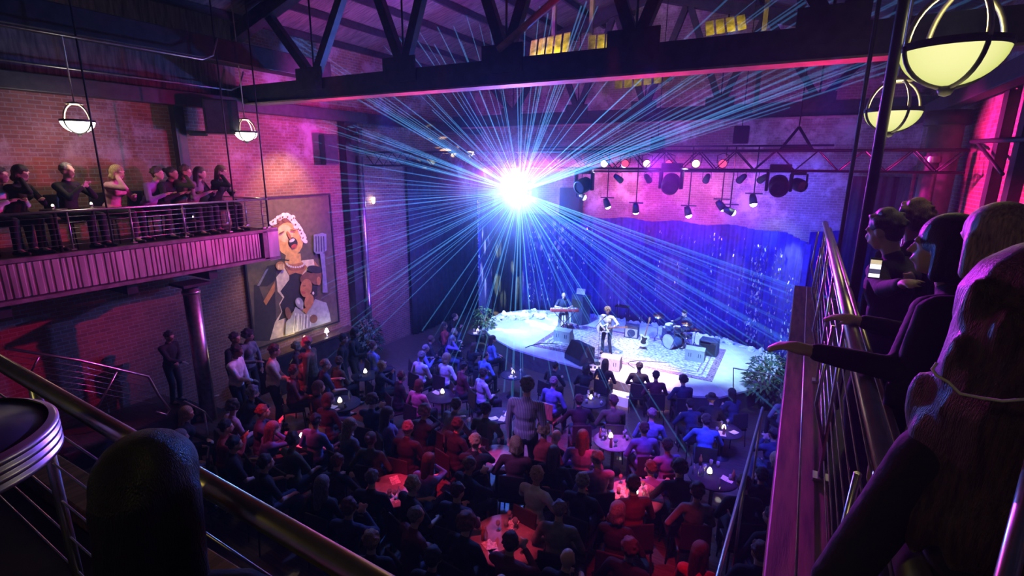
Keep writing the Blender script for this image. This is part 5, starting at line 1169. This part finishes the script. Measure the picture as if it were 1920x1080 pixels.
# left wall: magenta wash up high, violet near the stage, warm spot on the mural top
spot((-4,13.0,7.0),(XW,6.8,6.6),(.9,.005,.4),2600,30,.9); spot((-5,13.2,7.0),(XW,10.5,6.9),(.9,.005,.55),6500,34,.8); spot((-8,13.2,6.9),(XW,14.2,4.0),(.22,.01,1),2600,62,.9)
spot((-8.0,12.9,6.9),(XW,12.1,3.6),(.6,.03,.8),1400,50,.9)
spot((-11.9,10.4,8.2),(XW,10.2,5.6),(1,.62,.18),800,62,.9); spot((-11.3,10.3,8.3),(XW,10.2,3.6),(1,.78,.45),520,46,.9)
spot((-6,13.1,7),(-12,4.6,4.7),(1,.01,.26),3000,40,.9); spot((-6,13.1,7),(-12,2,2.4),(1,.03,.35),260,60,.9)
spot((-12.6,8.9,4.4),(XW,8.7,2.6),(1,.5,.2),40,80,.9)
spot((-11.9,13.2,.6),(-13.2,13.0,4.5),(.2,.06,1),600,50,.8); spot((-11.6,7.4,.8),(-12.5,6.6,3.0),(.3,.05,1),320,40,.8)
# roof
spot((-8.6,10.6,8.9),(-8.8,13.5,12.2),(.42,.06,.85),1500,130,.9); spot((-10.8,10.2,8.9),(-13.6,11.3,9.9),(.55,.05,.6),500,120,.9); spot((-8.2,14.5,9.2),(-6.0,16,12.4),(.3,.05,.9),600,110,.9); spot((-5,13.2,7.5),(-3,17,9.5),(.08,.1,.6),200,120,.9)
for x in (-10,-7.5,-5,-2.5,0): spot((x,9.32,7.3),(x,9.2,8.5),(1,.02,.16),190,125,.8)
for px,py,p in ((1030,98,260),(1160,88,260),(1360,60,200),(1200,160,60)):
    q=aty(px,py,12.65); spot(q+V((.1,-.75,-.45)),q,(1,.85,.05),p*.5,75,.6,.05)
spot((-2.2,7.5,9.1),(-3.9,8.9,9.95),(1,.02,.2),90,48,.8)
for x in (-12,-8,-4,0): spot((x,17.9,6.8),(x,19.1,8.5),(.8,.05,.7),120,80,.9)
# right wall
spot((-1,12.6,7.2),(XR,13.0,7),(1,.02,.45),4500,52,.8); spot((1.6,13.1,6.4),(2.4,14.0,5.5),(.5,.1,1),90,40,.8); spot((0.5,11,6.9),(XR,11.0,5.6),(1,.03,.4),1500,60,.8)
for px_,py_ in ((930,470),(1035,470),(1455,560),(1300,470)):
    q=aty(px_,py_,19.3); spot((q.x*.8-1,13.4,6.8),q,(.7,.95,1),200,20,.8)
# crowd : blue and violet near the stage, red and magenta farther back
for x,y,p in ((-11.5,13.4,900),(-8.5,13.0,1100),(-5.5,12.2,800),(-2,12.2,900),(.5,12.5,700)): spot((x*.9-.3,y-4.6,8.35),(x,y-.6,.8),(.05,.05,1),p*6,42,.9)
for x,y,p in ((-10.3,8.0,420),(-8.2,6.2,520),(-5.2,6.8,600),(-2.2,8.4,900),(-1.2,6.5,300),(-4.3,9.3,500)): spot((x*.95,y-2.4,8.35),(x,y,.9),(1,.015,.10),p*5.5,17,.9)
for x,y,p in ((-7.5,9.3,500),(-5.2,10.5,600),(-3,10.5,700),(-9.5,11.3,400)): spot((x*.95,y-3.2,8.35),(x,y,.9),(.4,.03,1),p*4,22,.9)
spot((-3.0,TY,6.95),(-4.3,12.5,.9),(1,.05,.15),2200,22,.9)
point((-4.6,13.6,.8),(1,.5,.35),14,.1)
for ti,c,p,a_ in ((9,(1,.08,.22),2600,8),(10,(1,.06,.16),1500,10),(12,(1,.05,.8),1800,5),(6,(.6,.15,1),2400,7),(11,(1,.06,.2),1300,9),(8,(.5,.06,1),1800,8),(7,(.5,.08,1),1400,7),(13,(1,.03,.12),1500,10),(5,(.5,.2,1),1600,7),(15,(1,.05,.9),900,6),(3,(.2,.2,1),2200,7),(2,(.4,.5,1),1500,7)):
    q=tabs[ti][0]; spot((q.x*.97,q.y-1.6,8.4),q,c,p,a_,.6,.05)
# pendant lamps
for L_,p in ((L1,15),(L2,9)): point(L_+V((0,0,-.45)),(1,.74,.48),p,.25); point(L_+V((0,0,.15)),(1,.8,.6),6,.1)
for L_,p in ((RL1,10),(RL2,14)): point(L_+V((0,0,-.40)),(1,.86,.35),p*.6,.25); point(L_+V((0,0,.12)),(1,.9,.45),6,.1)
# bar
point(V((-13.2,10.0,1.75)),(1,.75,.35),9,.08); point(V((-13.1,11.4,1.7)),(1,.85,.6),5,.08)
# candles
for (a,r,_),tb_ in zip(tabs,TB):
    if tb_[6]: point((a.x,a.y,.95),(1,.6,.4),1.6,.05)
# magenta on the right rail, coats and hair
spot((-3.5,13.2,7.1),(.27,3.0,6.3),(.7,.03,1),5500,17,.8); spot((-2.5,13.0,7.3),(.5,1.2,6.7),(1,.05,.6),120,12,.8); spot((-9,9.0,8.3),(.45,1.1,6.75),(1,.04,.6),420,7,.6); spot((-2,-2.5,8.6),(-1,.6,6.2),(1,.82,.22),40,70,.9,.2)
q=V((sm_.location.x,sm_.location.y,1.7)); spot((-6.6,q.y-4.2,8.35),q,(.4,.2,1),1500,13,.7)
spot((-6,13.0,7.1),(-1.6,-.1,6.35),(.25,.08,1),5000,5,.6)
spot((-9,12.9,7),(XW+.2,16.5,3.5),(.04,.10,1),1600,60,.9)
# the burst lamp itself
spot(T0+V((0,0,0)),(-3.5,3,5.5),(.02,.10,1),900,150,1.0,.1); point(T0+V((0,-.1,0)),(.01,.12,1),BURST,.06); point(T0+V((0,-.15,0)),(1,.8,1),160,.06)

# fog ball added round the burst lamp to widen its glow
hm_=bpy.data.materials.new('fog'); hm_.use_nodes=True; N=hm_.node_tree.nodes; Lk=hm_.node_tree.links; N.clear()
o_=N.new('ShaderNodeOutputMaterial'); vs2=N.new('ShaderNodeVolumeScatter'); vs2.inputs['Anisotropy'].default_value=.3; tc=N.new('ShaderNodeTexCoord'); ln=N.new('ShaderNodeVectorMath'); ln.operation='LENGTH'; Lk.new(tc.outputs['Object'],ln.inputs[0])
mr=N.new('ShaderNodeMapRange'); mr.inputs[1].default_value=0; mr.inputs[2].default_value=FOGR; mr.inputs[3].default_value=1; mr.inputs[4].default_value=0; Lk.new(ln.outputs['Value'],mr.inputs[0])
pw=N.new('ShaderNodeMath'); pw.operation='POWER'; pw.inputs[1].default_value=2.2; Lk.new(mr.outputs[0],pw.inputs[0]); mu=N.new('ShaderNodeMath'); mu.operation='MULTIPLY'; mu.inputs[1].default_value=FOGD; Lk.new(pw.outputs[0],mu.inputs[0]); Lk.new(mu.outputs[0],vs2.inputs['Density']); Lk.new(vs2.outputs[0],o_.inputs['Volume']); M['fog']=hm_
if FOGD>0:
    o=obj('glow_fog',MB().ell((0,0,0),(FOGR,FOGR,FOGR),n=24),'fog',loc=T0); tag(o,'added fog ball glowing around the dazzling burst lamp left of the stage','fog',kind='stuff'); sc.cycles.volume_step_rate=2; sc.cycles.volume_max_steps=64
